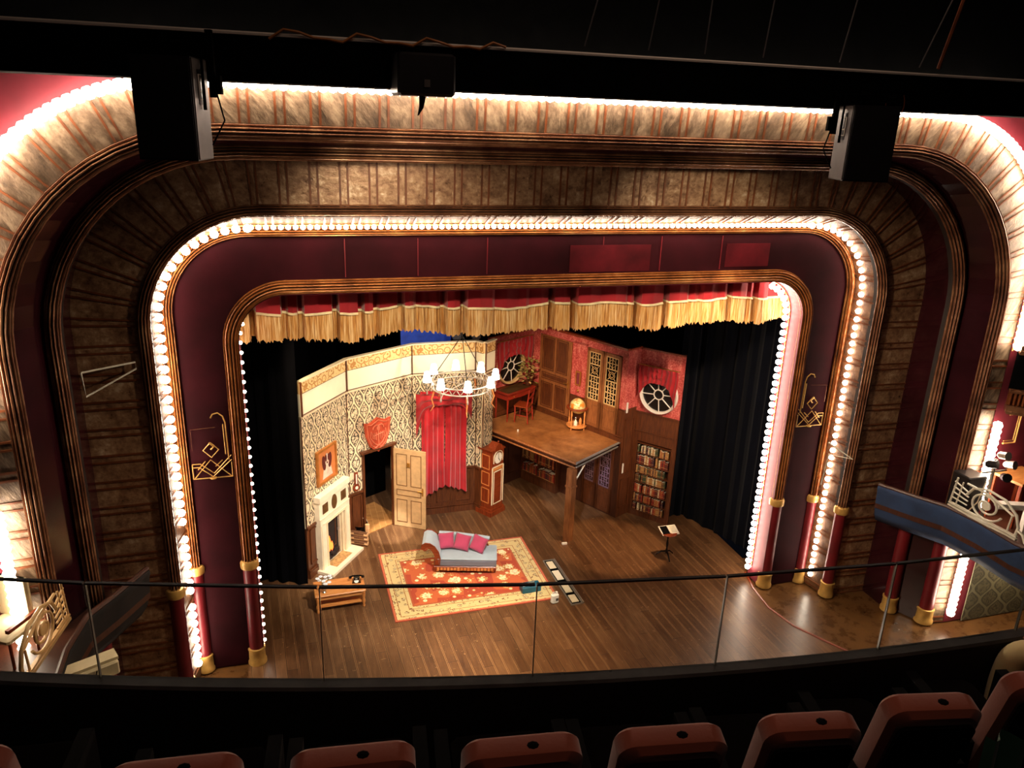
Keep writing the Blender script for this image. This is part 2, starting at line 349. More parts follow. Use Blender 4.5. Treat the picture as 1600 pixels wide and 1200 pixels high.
BOOKC = ['red', 'maroon', 'orange', 'tan', 'cream', 'brown', 'green', 'plum']

# ------------------------------------------------------------ mesh builder
class M:
    def __init__(s, T=None): s.v = []; s.f = []; s.mi = []; s.uv = []; s.T = T; s.k = 0
    def add(s, vs, fs, uvs=None, mi=None):
        b = len(s.v)
        for p in vs: s.v.append(Vector(p) if s.T is None else s.T @ Vector(p))
        for i, f in enumerate(fs):
            s.f.append([b+j for j in f]); s.mi.append(s.k if mi is None else mi)
            s.uv.append(uvs[i] if uvs else None)
        return s
    def box(s, c, d, rz=0., bev=0., rot=None):
        x, y, z = d[0]/2, d[1]/2, d[2]/2
        R = rot or Matrix.Rotation(rz, 3, 'Z'); c = Vector(c)
        if bev <= 0:
            P = [(-x,-y,-z),(x,-y,-z),(x,y,-z),(-x,y,-z),(-x,-y,z),(x,-y,z),(x,y,z),(-x,y,z)]
            F = [(0,3,2,1),(4,5,6,7),(0,1,5,4),(1,2,6,5),(2,3,7,6),(3,0,4,7)]
        else:
            b = bev; P = []; 
            for zz, k in ((-z, b), (-z+b, 0), (z-b, 0), (z, b)):
                q = b if k == 0 else b
                xs, ys = x-(k and b), y-(k and b)
                cc = b*.9
                P += [(-xs+cc,-ys,zz),(xs-cc,-ys,zz),(xs,-ys+cc,zz),(xs,ys-cc,zz),(xs-cc,ys,zz),(-xs+cc,ys,zz),(-xs,ys-cc,zz),(-xs,-ys+cc,zz)]
            F = [tuple(reversed(range(8))), tuple(range(24, 32))]
            for r in range(3):
                for i in range(8):
                    j = (i+1) % 8; F.append((r*8+i, r*8+j, r*8+8+j, r*8+8+i))
        return s.add([c+R@Vector(p) for p in P], F)
    def tube(s, pts, r, n=8, closed=False, cap=True, flat=1.):
        pts = [Vector(p) for p in pts]; N = len(pts)
        rs = r if isinstance(r, (list, tuple)) else [r]*N
        V = []; prev = None
        for i, p in enumerate(pts):
            a = pts[(i-1) % N] if (closed or i > 0) else p; b = pts[(i+1) % N] if (closed or i < N-1) else p
            t = (b-a).normalized()
            if prev is None:
                u = t.orthogonal().normalized()
            else:
                u = (prev - t*prev.dot(t)).normalized()
            prev = u; w_ = t.cross(u)
            for k in range(n):
                q = 2*PI*k/n; V.append(p+u*math.cos(q)*rs[i]+w_*math.sin(q)*rs[i]*flat)
        F = []
        for i in range(N if closed else N-1):
            for k in range(n):
                a = i*n+k; b = i*n+(k+1) % n; c = ((i+1) % N)*n+(k+1) % n; d = ((i+1) % N)*n+k
                F.append((a, b, c, d))
        if cap and not closed:
            F.append(tuple(reversed(range(n)))); F.append(tuple((N-1)*n+k for k in range(n)))
        return s.add(V, F)
    def lathe(s, prof, c=(0, 0, 0), n=16, sx=1., sy=1.):
        V = []; F = []; c = Vector(c)
        for r, z in prof:
            for k in range(n):
                q = 2*PI*k/n; V.append(c+Vector((r*sx*math.cos(q), r*sy*math.sin(q), z)))
        for i in range(len(prof)-1):
            for k in range(n):
                F.append((i*n+k, i*n+(k+1) % n, (i+1)*n+(k+1) % n, (i+1)*n+k))
        F.append(tuple(reversed(range(n)))); F.append(tuple((len(prof)-1)*n+k for k in range(n)))
        return s.add(V, F)
    def ball(s, c, r, n=12, sc_=(1, 1, 1)):
        prof = [(max(1e-4, math.sin(PI*i/(n//2+1)))*r, -math.cos(PI*i/(n//2+1))*r*sc_[2]) for i in range(n//2+2)]
        return s.lathe(prof, c, n, sc_[0], sc_[1])
    def prism(s, poly, o, ax, ay, depth):
        # polygon (a,b) in plane (o; ax, ay), extruded along ax x ay by depth (both ways kept one-sided)
        o, ax, ay = Vector(o), Vector(ax).normalized(), Vector(ay).normalized(); nn = ax.cross(ay)
        n = len(poly)
        V = [o+ax*a+ay*b for a, b in poly]+[o+ax*a+ay*b+nn*depth for a, b in poly]
        F = [tuple(reversed(range(n))), tuple(range(n, 2*n))]+[(i, (i+1) % n, n+(i+1) % n, n+i) for i in range(n)]
        uv = [[(poly[i][0], poly[i][1]) for i in reversed(range(n))], [(poly[i][0], poly[i][1]) for i in range(n)]]+[[(0, 0), (.1, 0), (.1, .1), (0, .1)]]*n
        return s.add(V, F, uv)
    def quad(s, a, b, c, d, uv=None):
        return s.add([a, b, c, d], [(0, 1, 2, 3)], [uv] if uv else None)
    def build(s, name, mats, parent=None, smooth=False, label=None, loc=None):
        me = D.meshes.new(name); me.from_pydata([tuple(p) for p in s.v], [], s.f)
        if not isinstance(mats, (list, tuple)): mats = [mats]
        for m_ in mats: me.materials.append(m_)
        for p, k in zip(me.polygons, s.mi): p.material_index = min(k, len(mats)-1); p.use_smooth = smooth
        if any(u is not None for u in s.uv):
            L = me.uv_layers.new(name='UVMap')
            for p, u in zip(me.polygons, s.uv):
                if u is None: u = [(0, 0)]*len(p.vertices)
                for li, q in zip(p.loop_indices, u): L.data[li].uv = q
        bm = bmesh.new(); bm.from_mesh(me); bmesh.ops.recalc_face_normals(bm, faces=bm.faces); bm.to_mesh(me); bm.free()
        if smooth:
            try: me.set_sharp_from_angle(angle=math.radians(40))
            except Exception: pass
        o = D.objects.new(name, me); COL.objects.link(o)
        if parent is not None: o.parent = parent
        if loc is not None: o.location = loc
        if label: o['label'] = label
        return o
def tag(o, label, cat, group=None, kind=None):
    o['label'] = label; o['category'] = cat
    if group: o['group'] = group
    if kind: o['kind'] = kind
    return o
def thing(name, loc, rz, label, cat, group=None):
    o = D.objects.new(name, None); COL.objects.link(o); o.location = loc; o.rotation_euler = (0, 0, rz); o.empty_display_size = .1
    return tag(o, label, cat, group)
def struct(o, label=None):
    o['kind'] = 'structure'
    if label: o['label'] = label
    return o
def copy_tree(o, parent=None):
    c = o.copy(); COL.objects.link(c)
    if parent is not None: c.parent = parent
    for ch in [x for x in D.objects if x.parent == o]: copy_tree(ch, c)
    return c
def child(bm, name, mats, parent, smooth=False, label=None): return bm.build(name, mats, parent, smooth, label)
def ang(a, b): return math.atan2(b[1]-a[1], b[0]-a[0])

# ============================================================ arches of the proscenium
class Path:
    def __init__(s, w, zt, r, z0):
        s.w, s.zt, s.r, s.z0 = w, zt, r, z0
        h = zt-r-z0; a = PI/2*r; tp = 2*(w-r)
        s.seg = [h, a, tp, a, h]; s.L = sum(s.seg)
    def at(s, k, f):
        # segment k in 0..4, fraction f -> x, z, nx, nz
        w, zt, r, z0 = s.w, s.zt, s.r, s.z0
        if k == 0: return (-w, z0+f*s.seg[0], -1, 0)
        if k == 1: q = PI-f*PI/2; return (-w+r+r*math.cos(q), zt-r+r*math.sin(q), math.cos(q), math.sin(q))
        if k == 2: return (-w+r+f*s.seg[2], zt, 0, 1)
        if k == 3: q = PI/2-f*PI/2; return (w-r+r*math.cos(q), zt-r+r*math.sin(q), math.cos(q), math.sin(q))
        return (w, zt-r-f*s.seg[0], 1, 0)
    def near(s, c):
        cx, cz = s.w-s.r, s.zt-s.r
        if abs(c[0]) <= cx: return (c[0], s.zt)
        sg = 1 if c[0] > 0 else -1
        if c[1] <= cz: return (sg*s.w, c[1])
        dx, dz = abs(c[0])-cx, c[1]-cz; l = math.hypot(dx, dz)
        return (sg*(cx+dx/l*s.r), cz+dz/l*s.r)
    def bylen(s, d):
        for k in range(5):
            if d <= s.seg[k] or k == 4: return k, min(1, max(0, d/s.seg[k]))
            d -= s.seg[k]
SAMP = [(0, 0.), (0, .34), (0, .67)]+[(1, i/14) for i in range(14)]+[(2, i/6) for i in range(6)]+[(3, i/14) for i in range(14)]+[(4, 0.), (4, .33), (4, .66), (4, 1.)]
def moulding(name, P_, y, n0, n1, reeds, label, depth=.05, thick=.16, mat='gold'):
    # clustered reeds wrapped over a half-round core, so they show on the flanks too
    nm, hw = (n0+n1)/2, (n1-n0)/2-.012; prof = [(n0, y+thick+.02)]; gm = [1]; nr = reeds+3
    for i in range(nr):
        f0 = PI*i/nr; f1 = PI*(i+1)/nr
        for j in range(6):
            q = f0+(f1-f0)*(.12+.76*j/5); bulge = .34*PI/nr*math.sin(PI*j/5)
            prof.append((nm-(hw+bulge*hw*1.2)*math.cos(q), y+thick*.7-(thick*.7+depth*.3+bulge*.2)*math.sin(q)-.0)); gm.append(0 if j < 5 else 1)
        if i < nr-1: q = f1; prof.append((nm-hw*.9*math.cos(q), y+thick*.7-(thick*.55)*math.sin(q))); gm.append(1)
    prof.append((n1, y+thick+.02)); gm[-1] = 1
    b = M(); V = []; F = []; K = len(prof)
    for k, f in SAMP:
        x, z, nx, nz = P_.at(k, f)
        for n, yy in prof: V.append((x+nx*n, yy, z+nz*n))
    for i in range(len(SAMP)-1):
        for j in range(K-1):
            F.append((i*K+j, i*K+j+1, (i+1)*K+j+1, (i+1)*K+j))
    b.add(V, F); b.mi = [gm[i % (K-1)] for i in range(len(F))]
    return struct(b.build(name, [MT[mat], MT['groove']], smooth=True), label)
def band(name, P1, y1, P2, y2, mats, label, battens=None, off=0.0, vs=1.0):
    b = M(); V = []; F = []; U = []
    s_ = [0.]
    for i in range(1, len(SAMP)):
        a = P2.at(*SAMP[i-1]); c = P2.at(*SAMP[i]); s_.append(s_[-1]+math.hypot(a[0]-c[0], a[1]-c[1]))
    wid = math.hypot(P2.w-P1.w, y2-y1)
    for k, f in SAMP:
        a = P1.at(k, f); c = P2.at(k, f); V += [(a[0], y1, a[1]), (c[0], y2, c[1])]
    for i in range(len(SAMP)-1):
        F.append((2*i, 2*i+1, 2*i+3, 2*i+2)); U.append([(s_[i], 0), (s_[i], wid*vs), (s_[i+1], wid*vs), (s_[i+1], 0)])
    b.add(V, F, U)
    if battens:
        b.k = 1; d = .2; L = P2.L
        while d < L-.1:
            for o_ in (0, battens[1]):
                pts = []
                for e in (-.014, .014):
                    k, f = P2.bylen(min(L, d+o_+e)); c = P2.at(k, f); a = P1.at(k, f)
                    a = P1.near(c)
                    pts.append((Vector((a[0], y1, a[1])), Vector((c[0], y2, c[1]))))
                (a0, c0), (a1, c1) = pts
                ac = (c0-a0); tt = (c1-c0)
                nn = ac.cross(tt).normalized()
                if nn.y > 0: nn = -nn
                # keep the batten proud of the side the audience sees
                h = nn*.018
                P8 = [a0, c0, c1, a1, a0+h, c0+h, c1+h, a1+h]
                b.add(P8, [(4, 5, 6, 7), (0, 1, 5, 4), (3, 2, 6, 7), (0, 3, 7, 4), (1, 2, 6, 5)], [[(0, 0)]*4]*5)
            d += battens[0]
    o = b.build(name, mats, smooth=False)
    return struct(o, label)

Z0 = 2.05
PA = Path(5.12, 6.71, .75, Z0); PB = Path(6.01, 7.6, 1.15, Z0); PC = Path(6.26, 7.98, 1.6, Z0)
PD = Path(7.22, 8.80, 2.35, Z0); PE = Path(7.62, 9.06, 2.6, Z0); PF = Path(8.12, 9.77, 2.65, 0.)
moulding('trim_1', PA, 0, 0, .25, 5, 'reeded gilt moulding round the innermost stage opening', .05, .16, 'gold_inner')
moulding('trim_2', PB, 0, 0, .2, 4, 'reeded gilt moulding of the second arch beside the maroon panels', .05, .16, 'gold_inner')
moulding('trim_3', PC, -.62, 0, .2, 4, 'reeded gilt moulding of the third arch beyond the bulbs', .05)
moulding('trim_4', PD, -1.4, 0, .2, 4, 'reeded gilt moulding of the fourth arch', .06, .2)
moulding('trim_5', PE, -1.92, 0, .24, 5, 'reeded gilt moulding of the fifth and outer arch', .06, .2)
def off(P_, n, z0=None): return Path(P_.w+n, P_.zt+n, P_.r+n, P_.z0 if z0 is None else z0)
A2 = off(PA, .22, 0.); B0 = off(PB, .03, 0.)
f = band('wall_proscenium', A2, .06, B0, .06, MT['maroon_dark'], 'dark maroon fascia between the two inner gilt mouldings')
band('trim_6', off(PA, .0, 0.), .02, off(PA, .0, 0.), .52, MT['pink_reveal'], 'rose painted reveal inside the stage opening')
band('trim_7', off(PB, .17, 0.), .02, off(PC, .04, 0.), -.55, [MT['mirror_mid'], MT['batten']], 'narrow foxed mirror reveal lit by the inner bulb strips', (.42, .1))
band('trim_8', off(PC, .15, 0.), -.58, off(PD, .04, 0.), -.6, [MT['mirror_dark'], MT['batten']], 'dark foxed mirror panels between the third and fourth arches', (.42, .11))
band('trim_14', off(PD, .04, 0.), -.6, off(PD, .04, 0.), -1.32, MT['gloss_maroon'], 'glossy dark maroon inner return of the fourth arch')
band('trim_9', off(PD, .17, 0.), -1.34, off(PE, .03, 0.), -1.85, MT['gloss_maroon'], 'glossy dark maroon band between the two outer arches')
band('trim_10', off(PE, .2, 0.), -1.90, PF, -1.95, [MT['mirror_lit'], MT['batten']], 'bright foxed mirror panels along the outermost bulb strips', (.42, .11))
band('wall_front', off(PF, -.02, 0.), -1.97, Path(14., 10.25, .4, 0.), -1.96, MT['red_wall'], 'red painted auditorium wall outside the arches')
# thin picture-rail joints on the fascia
b = M()
for x in (-3.45, -2.3, -1.15, .9, 2.0, 3.2): b.box((x, .052, 7.27), (.012, .012, .6))
struct(b.build('trim_11', MT['maroon']), 'thin vertical joints in the maroon fascia above the opening')
# two brighter red panels over the opening
b = M()
b.box((1.05, .05, 7.2), (1.5, .01, .46)); b.box((3.75, .05, 7.22), (.9, .01, .42))
struct(b.build('trim_12', MT['fascia_red']), 'two lighter red squares on the fascia above the opening')

# ------------------------------------------------------------ columns below the mouldings
def column(x, y, r, label, h=2.05, cat='column'):
    t = thing('column', (x, y, 0), 0, label, cat, 'maroon columns under the arch mouldings')
    child(M().lathe([(r, .3), (r*.97, 1.2), (r*.96, h-.08)], n=20), 'shaft', MT['maroon'], t, True)
    child(M().lathe([(r*1.3, 0), (r*1.3, .05), (r*1.16, .08), (r*1.12, .26), (r*1.22, .29), (r*1.18, .32), (r, .33)], n=20), 'base', MT['gilt'], t, True)
    child(M().lathe([(r, h-.1), (r*1.22, h-.08), (r*1.26, h+.02), (r*1.1, h+.06), (r*.9, h+.07)], n=20), 'collar', MT['gilt'], t, True)
    return t
for sx, side in ((-1, 'left'), (1, 'right')):
    column(sx*5.245, .08, .125, 'maroon column on the %s edge of the stage opening' % side)
    column(sx*6.11, .08, .115, 'maroon column on the %s below the second moulding' % side)
    column(sx*6.36, -.55, .12, 'maroon column on the %s below the third moulding' % side)
    column(sx*7.32, -1.32, .13, 'maroon column on the %s below the fourth moulding' % side)
    column(sx*7.74, -1.82, .14, 'maroon column on the %s below the outer moulding' % side)

# ------------------------------------------------------------ bulb strips
bulb_me = None
def bulb_mesh():
    global bulb_me
    if bulb_me is None:
        b = M(); b.lathe([(.011, 0), (.014, .008), (.03, .035), (.033, .05), (.025, .068), (.006, .079)], n=8)
        o = b.build('light_bulb', MT['bulb'], smooth=True); bulb_me = o.data; D.objects.remove(o)
    return bulb_me
def strip(P_, y, d0, d1, step, nrm, label, group, scale=1., gap=()):
    # a run of bulbs along a path; nrm = direction the bulbs point (outward coefficient, y)
    t = thing('bulb_strip', (0, y, 0), 0, label, 'light strip', group)
    base = M(); pts = []
    n = max(2, int((d1-d0)/step)); 
    for i in range(n+1):
        d = d0+(d1-d0)*i/n
        k, f_ = P_.bylen(d); x, z, nx, nz = P_.at(k, f_)
        pts.append((x, 0, z))
        if any(a < z < b_ for a, b_ in gap): continue
        o = D.objects.new('light_bulb', bulb_mesh()); COL.objects.link(o); o.parent = t
        dr = Vector((nx*nrm[0], nrm[1], nz*nrm[0])).normalized()
        o.rotation_euler = dr.to_track_quat('Z', 'Y').to_euler(); o.location = Vector((x, 0, z))+dr*.012; o.scale = (scale,)*3  # scale swells the bulbs, putting their glow into the shape
    segs = M()
    for a, b_ in zip(pts[:-1], pts[1:]):
        a, b_ = Vector(a), Vector(b_); mid = (a+b_)/2
        if any(g0 < mid.z < g1 for g0, g1 in gap): continue
        segs.tube([a, b_], .012, 5)
    child(segs, 'lamp_holder_rail', MT['gilt'], t)
    return t
PAl = Path(5.16, 6.72, .75, .25); PAb = Path(5.10, 6.69, .73, .25)
h = PAb.seg[0]
g = 'bulb strips round the stage opening'
strip(PAl, .2, .1, h+.3, .16, (-1, 0), 'string of bulbs just inside the left edge of the stage opening', g, .9)
strip(PAb, .40, PAb.L-h-PAb.seg[1]*.75, PAb.L-.05, .15, (-1, 0), 'string of bulbs inside the right edge of the stage opening', g, 1.75)
PBb = Path(6.22, 7.80, 1.36, .25)
g = 'bulb strips on the second arch'
Lb = PBb.seg[0]+PBb.seg[1]
strip(PBb, -.10, .1, Lb, .16, (-.3, -1), 'bulbs running up the left side of the second arch', g, 1.9, ((1.62, 1.75), (2.9, 3.05)))
strip(PBb, -.10, Lb+.05, Lb+PBb.seg[2]-.05, .105, (-.3, -1), 'bulbs along the top of the second arch', g, 1.2)
strip(PBb, -.10, PBb.L-Lb, PBb.L-.05, .16, (-.3, -1), 'bulbs running down the right side of the second arch', g, 1.6, ((1.62, 1.75),))
PFb = Path(8.08, 9.73, 2.61, .3)
g = 'bulb strips on the outermost arch'
Lf = PFb.seg[0]+PFb.seg[1]
strip(PFb, -2.02, .1, Lf, .115, (-.3, -1), 'bulbs up the left side of the outermost arch', g, 2.4, ((4.45, 5.8),))
strip(PFb, -2.02, Lf+.05, Lf+PFb.seg[2]-.05, .115, (-.3, -1), 'bulbs along the top of the outermost arch behind the black beam', g, 1.9)
strip(PFb, -2.02, PFb.L-Lf, PFb.L-.05, .115, (-.3, -1), 'bulbs down the right side of the outermost arch', g, 2.4, ((4.45, 5.8), (2.3, 2.75)))

# ------------------------------------------------------------ gilt emblems on the fascia
def emblem(cx, cz, mir, label):
    t = thing('wall_emblem', (cx, .03, cz), 0, label, 'ornament', 'gilt line ornaments on the maroon fascia')
    def ln(pts, r=.009, fl=False): 
        return [(x*mir, 0, z) for x, z in pts]
    b = M()
    for pts in ([(-.3, 0), (.3, 0)], [(-.3, 0), (-.3, .26)], [(.3, 0), (.3, .26)], [(-.3, .26), (-.18, .26), (.02, .08), (.3, .38)], [(-.3, .2), (-.2, .2), (.0, .02), (.3, .3)],
                [(-.28, .01), (-.02, .32), (.28, .01)], [(-.22, .16), (-.1, .3)], [(.05, .2), (.16, .3)]):
        b.tube(ln(pts), .009, 5)
    child(b, 'lattice_lines', MT['gilt'], t)
    b = M(); b.tube(ln([(0, .62), (.12, .49), (0, .36), (-.12, .49), (0, .62)]), .01, 5); b.tube(ln([(-.02, .62), (.05, .55), (0, .5)]), .016, 5)
    child(b, 'diamond', MT['gilt'], t)
    b = M(); b.tube(ln([(.26, .3), (.25, .95), (.22, 1.06), (.15, 1.12), (.07, 1.1), (.04, 1.04)]), .011, 6); b.tube(ln([(.22, .4), (.215, .92)]), .009, 5)
    b.lathe([(.001, -.01), (.05, -.01), (.05, .01), (.001, .01)], n=12)
    child(b.__class__() if False else b, 'scroll_staff', MT['gilt'], t)
    b = M(); b.tube(ln([(-.28, .5), (-.28, .86), (.1, .88)]), .004, 4)
    child(b, 'thin_border_line', MT['gold'], t)
    return t
emblem(-5.68, 3.72, 1, 'gilt zigzag and diamond ornament on the left fascia')
emblem(5.68, 3.72, -1, 'gilt zigzag and diamond ornament on the right fascia')

# ------------------------------------------------------------ stage floor and floors
def slab(name, poly, z, th, mat, label):
    b = M(); b.prism([(p[0], p[1]) for p in poly], (0, 0, z-th), (1, 0, 0), (0, 1, 0), th)
    return struct(b.build(name, mat), label)
edge = [(5.12, .62), (4.93, .0), (4.85, -.69), (4.98, -1.35), (5.3, -1.92), (5.7, -2.6), (6.0, -4.9)]
slab('floor_stage', [(-5.4, 13.0), (-5.4, -4.9)]+list(reversed(edge))+[(5.4, 1.0), (5.4, 13.0)], 0, .25, MT['stage'], 'worn brown boarded stage floor')
slab('floor_side', [(4.3, -7.5), (14, -7.5), (14, 1.2), (4.3, 1.2)], -.03, .2, MT['side_floor'], 'brown varnished floor beside the stage on the right')
slab('floor_left_side', [(-14, -7.5), (-5.0, -7.5), (-5.0, 1.2), (-14, 1.2)], -.03, .2, MT['side_floor'], 'dark floor beside the stage on the left')
slab('floor_stalls', [(-14, -14), (14, -14), (14, -4.6), (-14, -4.6)], -1.2, .2, MT['carpet'], 'dark stalls floor far below the balcony')
b = M(); b.tube([(p[0]+.02, p[1], -.005) for p in edge], .03, 8)
struct(b.build('trim_13', MT['mahog'], smooth=True), 'curved brown nosing along the right edge of the stage')
# stage house behind
b = M(); b.box((0, 12.6, 5), (16, .1, 12)); struct(b.build('wall_back', MT['black']), 'black rear wall of the stage house')
b = M(); b.box((0, 6.5, 10.6), (16, 12.4, .1)); struct(b.build('ceiling_stage', MT['black']), 'black stage grid ceiling')
for s_, n_ in ((-1, 'wall_stage_left'), (1, 'wall_stage_right')):
    b = M(); b.box((s_*7.4, 6.6, 5), (.1, 11.9, 12)); struct(b.build(n_, MT['black']), 'black side wall of the stage house')
# auditorium shell
b = M(); b.box((0, -1.93, 12.3), (28, .08, 4.1)); struct(b.build('wall_upper_front', MT['black']), 'black void of the wall above the arches')  # black colour stands for the unlit void up here
b = M(); b.box((0, -7, 14.2), (30, 14, .2)); struct(b.build('ceiling_auditorium', MT['black']), 'black void above the lighting bar')
b = M(); b.box((-13.6, -7, 6), (.2, 12, 16)); struct(b.build('wall_left', MT['maroon_dark']), 'dark maroon side wall of the auditorium on the left')
b = M(); b.box((13.6, -7, 6), (.2, 12, 16)); struct(b.build('wall_right', MT['maroon_dark']), 'dark maroon side wall of the auditorium on the right')

# ------------------------------------------------------------ wavy cloth panels
def drape(name, pts, z0, z1, amp, wl, mat, parent=None, ragged=0., seed=1, jitter=.5, thick=False, ztop=None, flare=0.):
    # cloth hung along a plan polyline pts; folds across it
    rnd = random.Random(seed); L = [0.]
    for a, c in zip(pts[:-1], pts[1:]): L.append(L[-1]+math.hypot(c[0]-a[0], c[1]-a[1]))
    tot = L[-1]; n = max(8, int(tot/wl*10)); 
    ph = 0.; V = []; F = []; U = []
    rows = [0., .12, .35, .6, .85, 1.] if not ragged else [0, .5, 1.]
    K = len(rows); kk = []; inc = 2*PI/10
    for i in range(n+1):
        d = tot*i/n
        j = max(q for q in range(len(L)-1) if L[q] <= d+1e-9) if d < tot else len(L)-2
        f_ = (d-L[j])/(L[j+1]-L[j]); a, c = pts[j], pts[j+1]
        x = a[0]+(c[0]-a[0])*f_; y = a[1]+(c[1]-a[1])*f_
        tx, ty = (c[0]-a[0])/(L[j+1]-L[j]), (c[1]-a[1])/(L[j+1]-L[j])
        ph += inc*(1+jitter*math.sin(d*2.3+seed)+jitter*.5*math.sin(d*5.1))
        w_ = math.sin(ph)+.3*math.sin(2.3*ph+1)
        for r_ in rows:
            aa = amp*(1+flare*r_)*w_
            rag = (rnd.random()-.5)*ragged if r_ == 1. else 0
            V.append((x-ty*aa, y+tx*aa, z1+(z0-z1)*r_+rag)); 
        kk.append(d)
    for i in range(n):
        for r_ in range(K-1):
            F.append((i*K+r_, i*K+r_+1, (i+1)*K+r_+1, (i+1)*K+r_))
            U.append([(kk[i], z1-(z1-z0)*rows[r_]), (kk[i], z1-(z1-z0)*rows[r_+1]), (kk[i+1], z1-(z1-z0)*rows[r_+1]), (kk[i+1], z1-(z1-z0)*rows[r_])])
    b = M(); b.add(V, F, U)
    o = b.build(name, mat, parent, True)
    if thick:
        md = o.modifiers.new('thickness', 'SOLIDIFY'); md.thickness = .012
    return o
# valance: box pleats stepping back and forth
def valance():
    t = thing('fringed_valance', (0, .72, 0), 0, 'red velvet valance with deep gold fringe across the top of the stage opening', 'valance')
    rnd = random.Random(3); prof = [(-5.3, 0.)]; x = -5.3; zb = []
    while x < 5.3:
        w_ = rnd.choice([.28, .36, .44, .5, .2]); dep = rnd.choice([0, .1, .18])
        prof += [(x+.03, -dep), (x+w_*.5, -dep-.03), (x+w_-.03, -dep+.015)]; 
        if rnd.random() < .7: prof += [(x+w_-.01, .10), (x+w_+.05, .10)]; w_ += .06
        x += w_
    # resample finely
    P2 = [prof[0]]
    for a, c in zip(prof[:-1], prof[1:]):
        n = max(1, int(math.hypot(c[0]-a[0], c[1]-a[1])/.02))
        for i in range(1, n+1): P2.append((a[0]+(c[0]-a[0])*i/n, a[1]+(c[1]-a[1])*i/n))
    s_ = [0.]
    for a, c in zip(P2[:-1], P2[1:]): s_.append(s_[-1]+math.hypot(c[0]-a[0], c[1]-a[1]))
    def hem(x, s): return 6.28+.03*math.sin(x*2.1)+.02*math.sin(x*5.+1)
    def strip_(z_hi, z_lo, push, mat, name, rag=0., rr=None, fl=0.):
        V = []; F = []; U = []
        for i, (x, y) in enumerate(P2):
            hi = z_hi(x); lo = z_lo(x)+(rnd.random()-.5)*rag
            V += [(x, y-push, hi), (x+fl*(rnd.random()-.5), y-push*1.4-.012, (hi+lo)/2), (x+fl*(rnd.random()-.5), y-push*1.8-.02, lo)]
        for i in range(len(P2)-1):
            for r_ in (0, 1):
                F.append((3*i+r_, 3*i+r_+1, 3*i+4+r_, 3*i+3+r_)); z = (1-r_*.5)
                U.append([(s_[i], z*.5), (s_[i], (z-.5)*.5), (s_[i+1], (z-.5)*.5), (s_[i+1], z*.5)])
        b = M(); b.add(V, F, U); o = b.build(name, mat, t, True); return o
    o = strip_(lambda x: 7.4, lambda x: hem(x, 0), 0, MT['red_drape'], 'velvet_pleats')
    o = strip_(lambda x: hem(x, 0)+.012, lambda x: hem(x, 0)-.46-.03*math.sin(x*3.3), .012, MT['fringe'], 'gold_fringe', .07, fl=.02)
    o = strip_(lambda x: hem(x, 0)+.02, lambda x: hem(x, 0)-.012, .02, MT['braid'], 'cream_braid_edge')
valance()
def mask(name, pts, z0, z1, mat, label, seed, amp=.06, wl=.35):
    o = drape(name, pts, z0, z1, amp, wl, mat, None, 0., seed, .4)
    return tag(o, label, 'curtain', 'masking curtains at the sides of the stage')
mask('masking_curtain', [(-5.36, 2.78), (-4.28, 2.35)], 0.01, 8.0, MT['black_cloth'], 'black masking curtain to the left of the fireplace wall', 1, .04)
mask('masking_curtain', [(-5.42, 1.0), (-5.42, 2.55)], 0.01, 8.0, MT['black_cloth'], 'black masking curtain behind the left edge of the opening', 4, .03)
mask('masking_curtain', [(4.55, 3.4), (5.0, 3.35), (5.7, 1.5), (5.85, 1.2)], 0.01, 8.6, MT['blue_cloth'], 'midnight blue velvet masking curtain at the right of the stage', 2, .035, .3)
mask('masking_curtain', [(-6.9, 9.0), (6.9, 9.0)], .01, 8.6, MT['black_cloth'], 'black rear curtain behind the stage set', 3, .08, .6)

# ============================================================ the stage set
class Frame:
    # local frame on a wall: +x from a to b, -y towards the room, z up
    def __init__(s, a, b): s.a, s.b = a, b; s.rz = ang(a, b); s.L = math.hypot(b[0]-a[0], b[1]-a[1])
    def T(s): return Matrix.Translation((s.a[0], s.a[1], 0)) @ Matrix.Rotation(s.rz, 4, 'Z')
    def w(s, u, v, z=0.): p = s.T() @ Vector((u, v, z)); return (p.x, p.y, p.z)
def wallpoly(b, poly, y=0., th=.05):
    b.prism(poly, (0, y, 0), (1, 0, 0), (0, 0, 1), -th)
def rect(u0, u1, z0, z1): return [(u0, z0), (u1, z0), (u1, z1), (u0, z1)]
def panelling(b, u0, u1, z0, z1, n=2, y=-.012):
    w_ = (u1-u0)/n
    for i in range(n):
        a = u0+w_*i+.06; c = u0+w_*(i+1)-.06
        for (p, q, r_, s_) in ((a, c, z0+.05, z0+.08), (a, c, z1-.08, z1-.05), (a, a+.025, z0+.05, z1-.05), (c-.025, c, z0+.05, z1-.05)):
            b.box(((p+q)/2, y, (r_+s_)/2), (q-p, .02, s_-r_))
WM = [MT['wallpaper'], MT['oak'], MT['cove'], MT['frieze'], MT['ivory'], MT['oak_lit']]
H_CO, H_FR, H_TOP, H_DADO = 3.70, 4.18, 4.45, 1.2
def cornice(b, L):
    b.k = 2; wallpoly(b, rect(0, L, H_CO, H_FR), -.03, .06)
    b.k = 3; wallpoly(b, rect(0, L, H_FR, H_TOP-.02), -.035, .06)
    b.k = 4; b.box((L/2, -.03, H_TOP-.005), (L, .1, .03)); b.box((L/2, -.035, H_CO), (L, .05, .04))
    b.k = 1; b.box((.006, -.05, (H_CO+H_TOP)/2), (.014, .04, H_TOP-H_CO-.02)); b.box((.006, -.008, (H_DADO+H_CO)/2), (.012, .02, H_CO-H_DADO)); b.box((L/2, -.034, H_FR), (L, .02, .008)); b.box((L/2, -.05, H_CO+.035), (L, .03, .006))
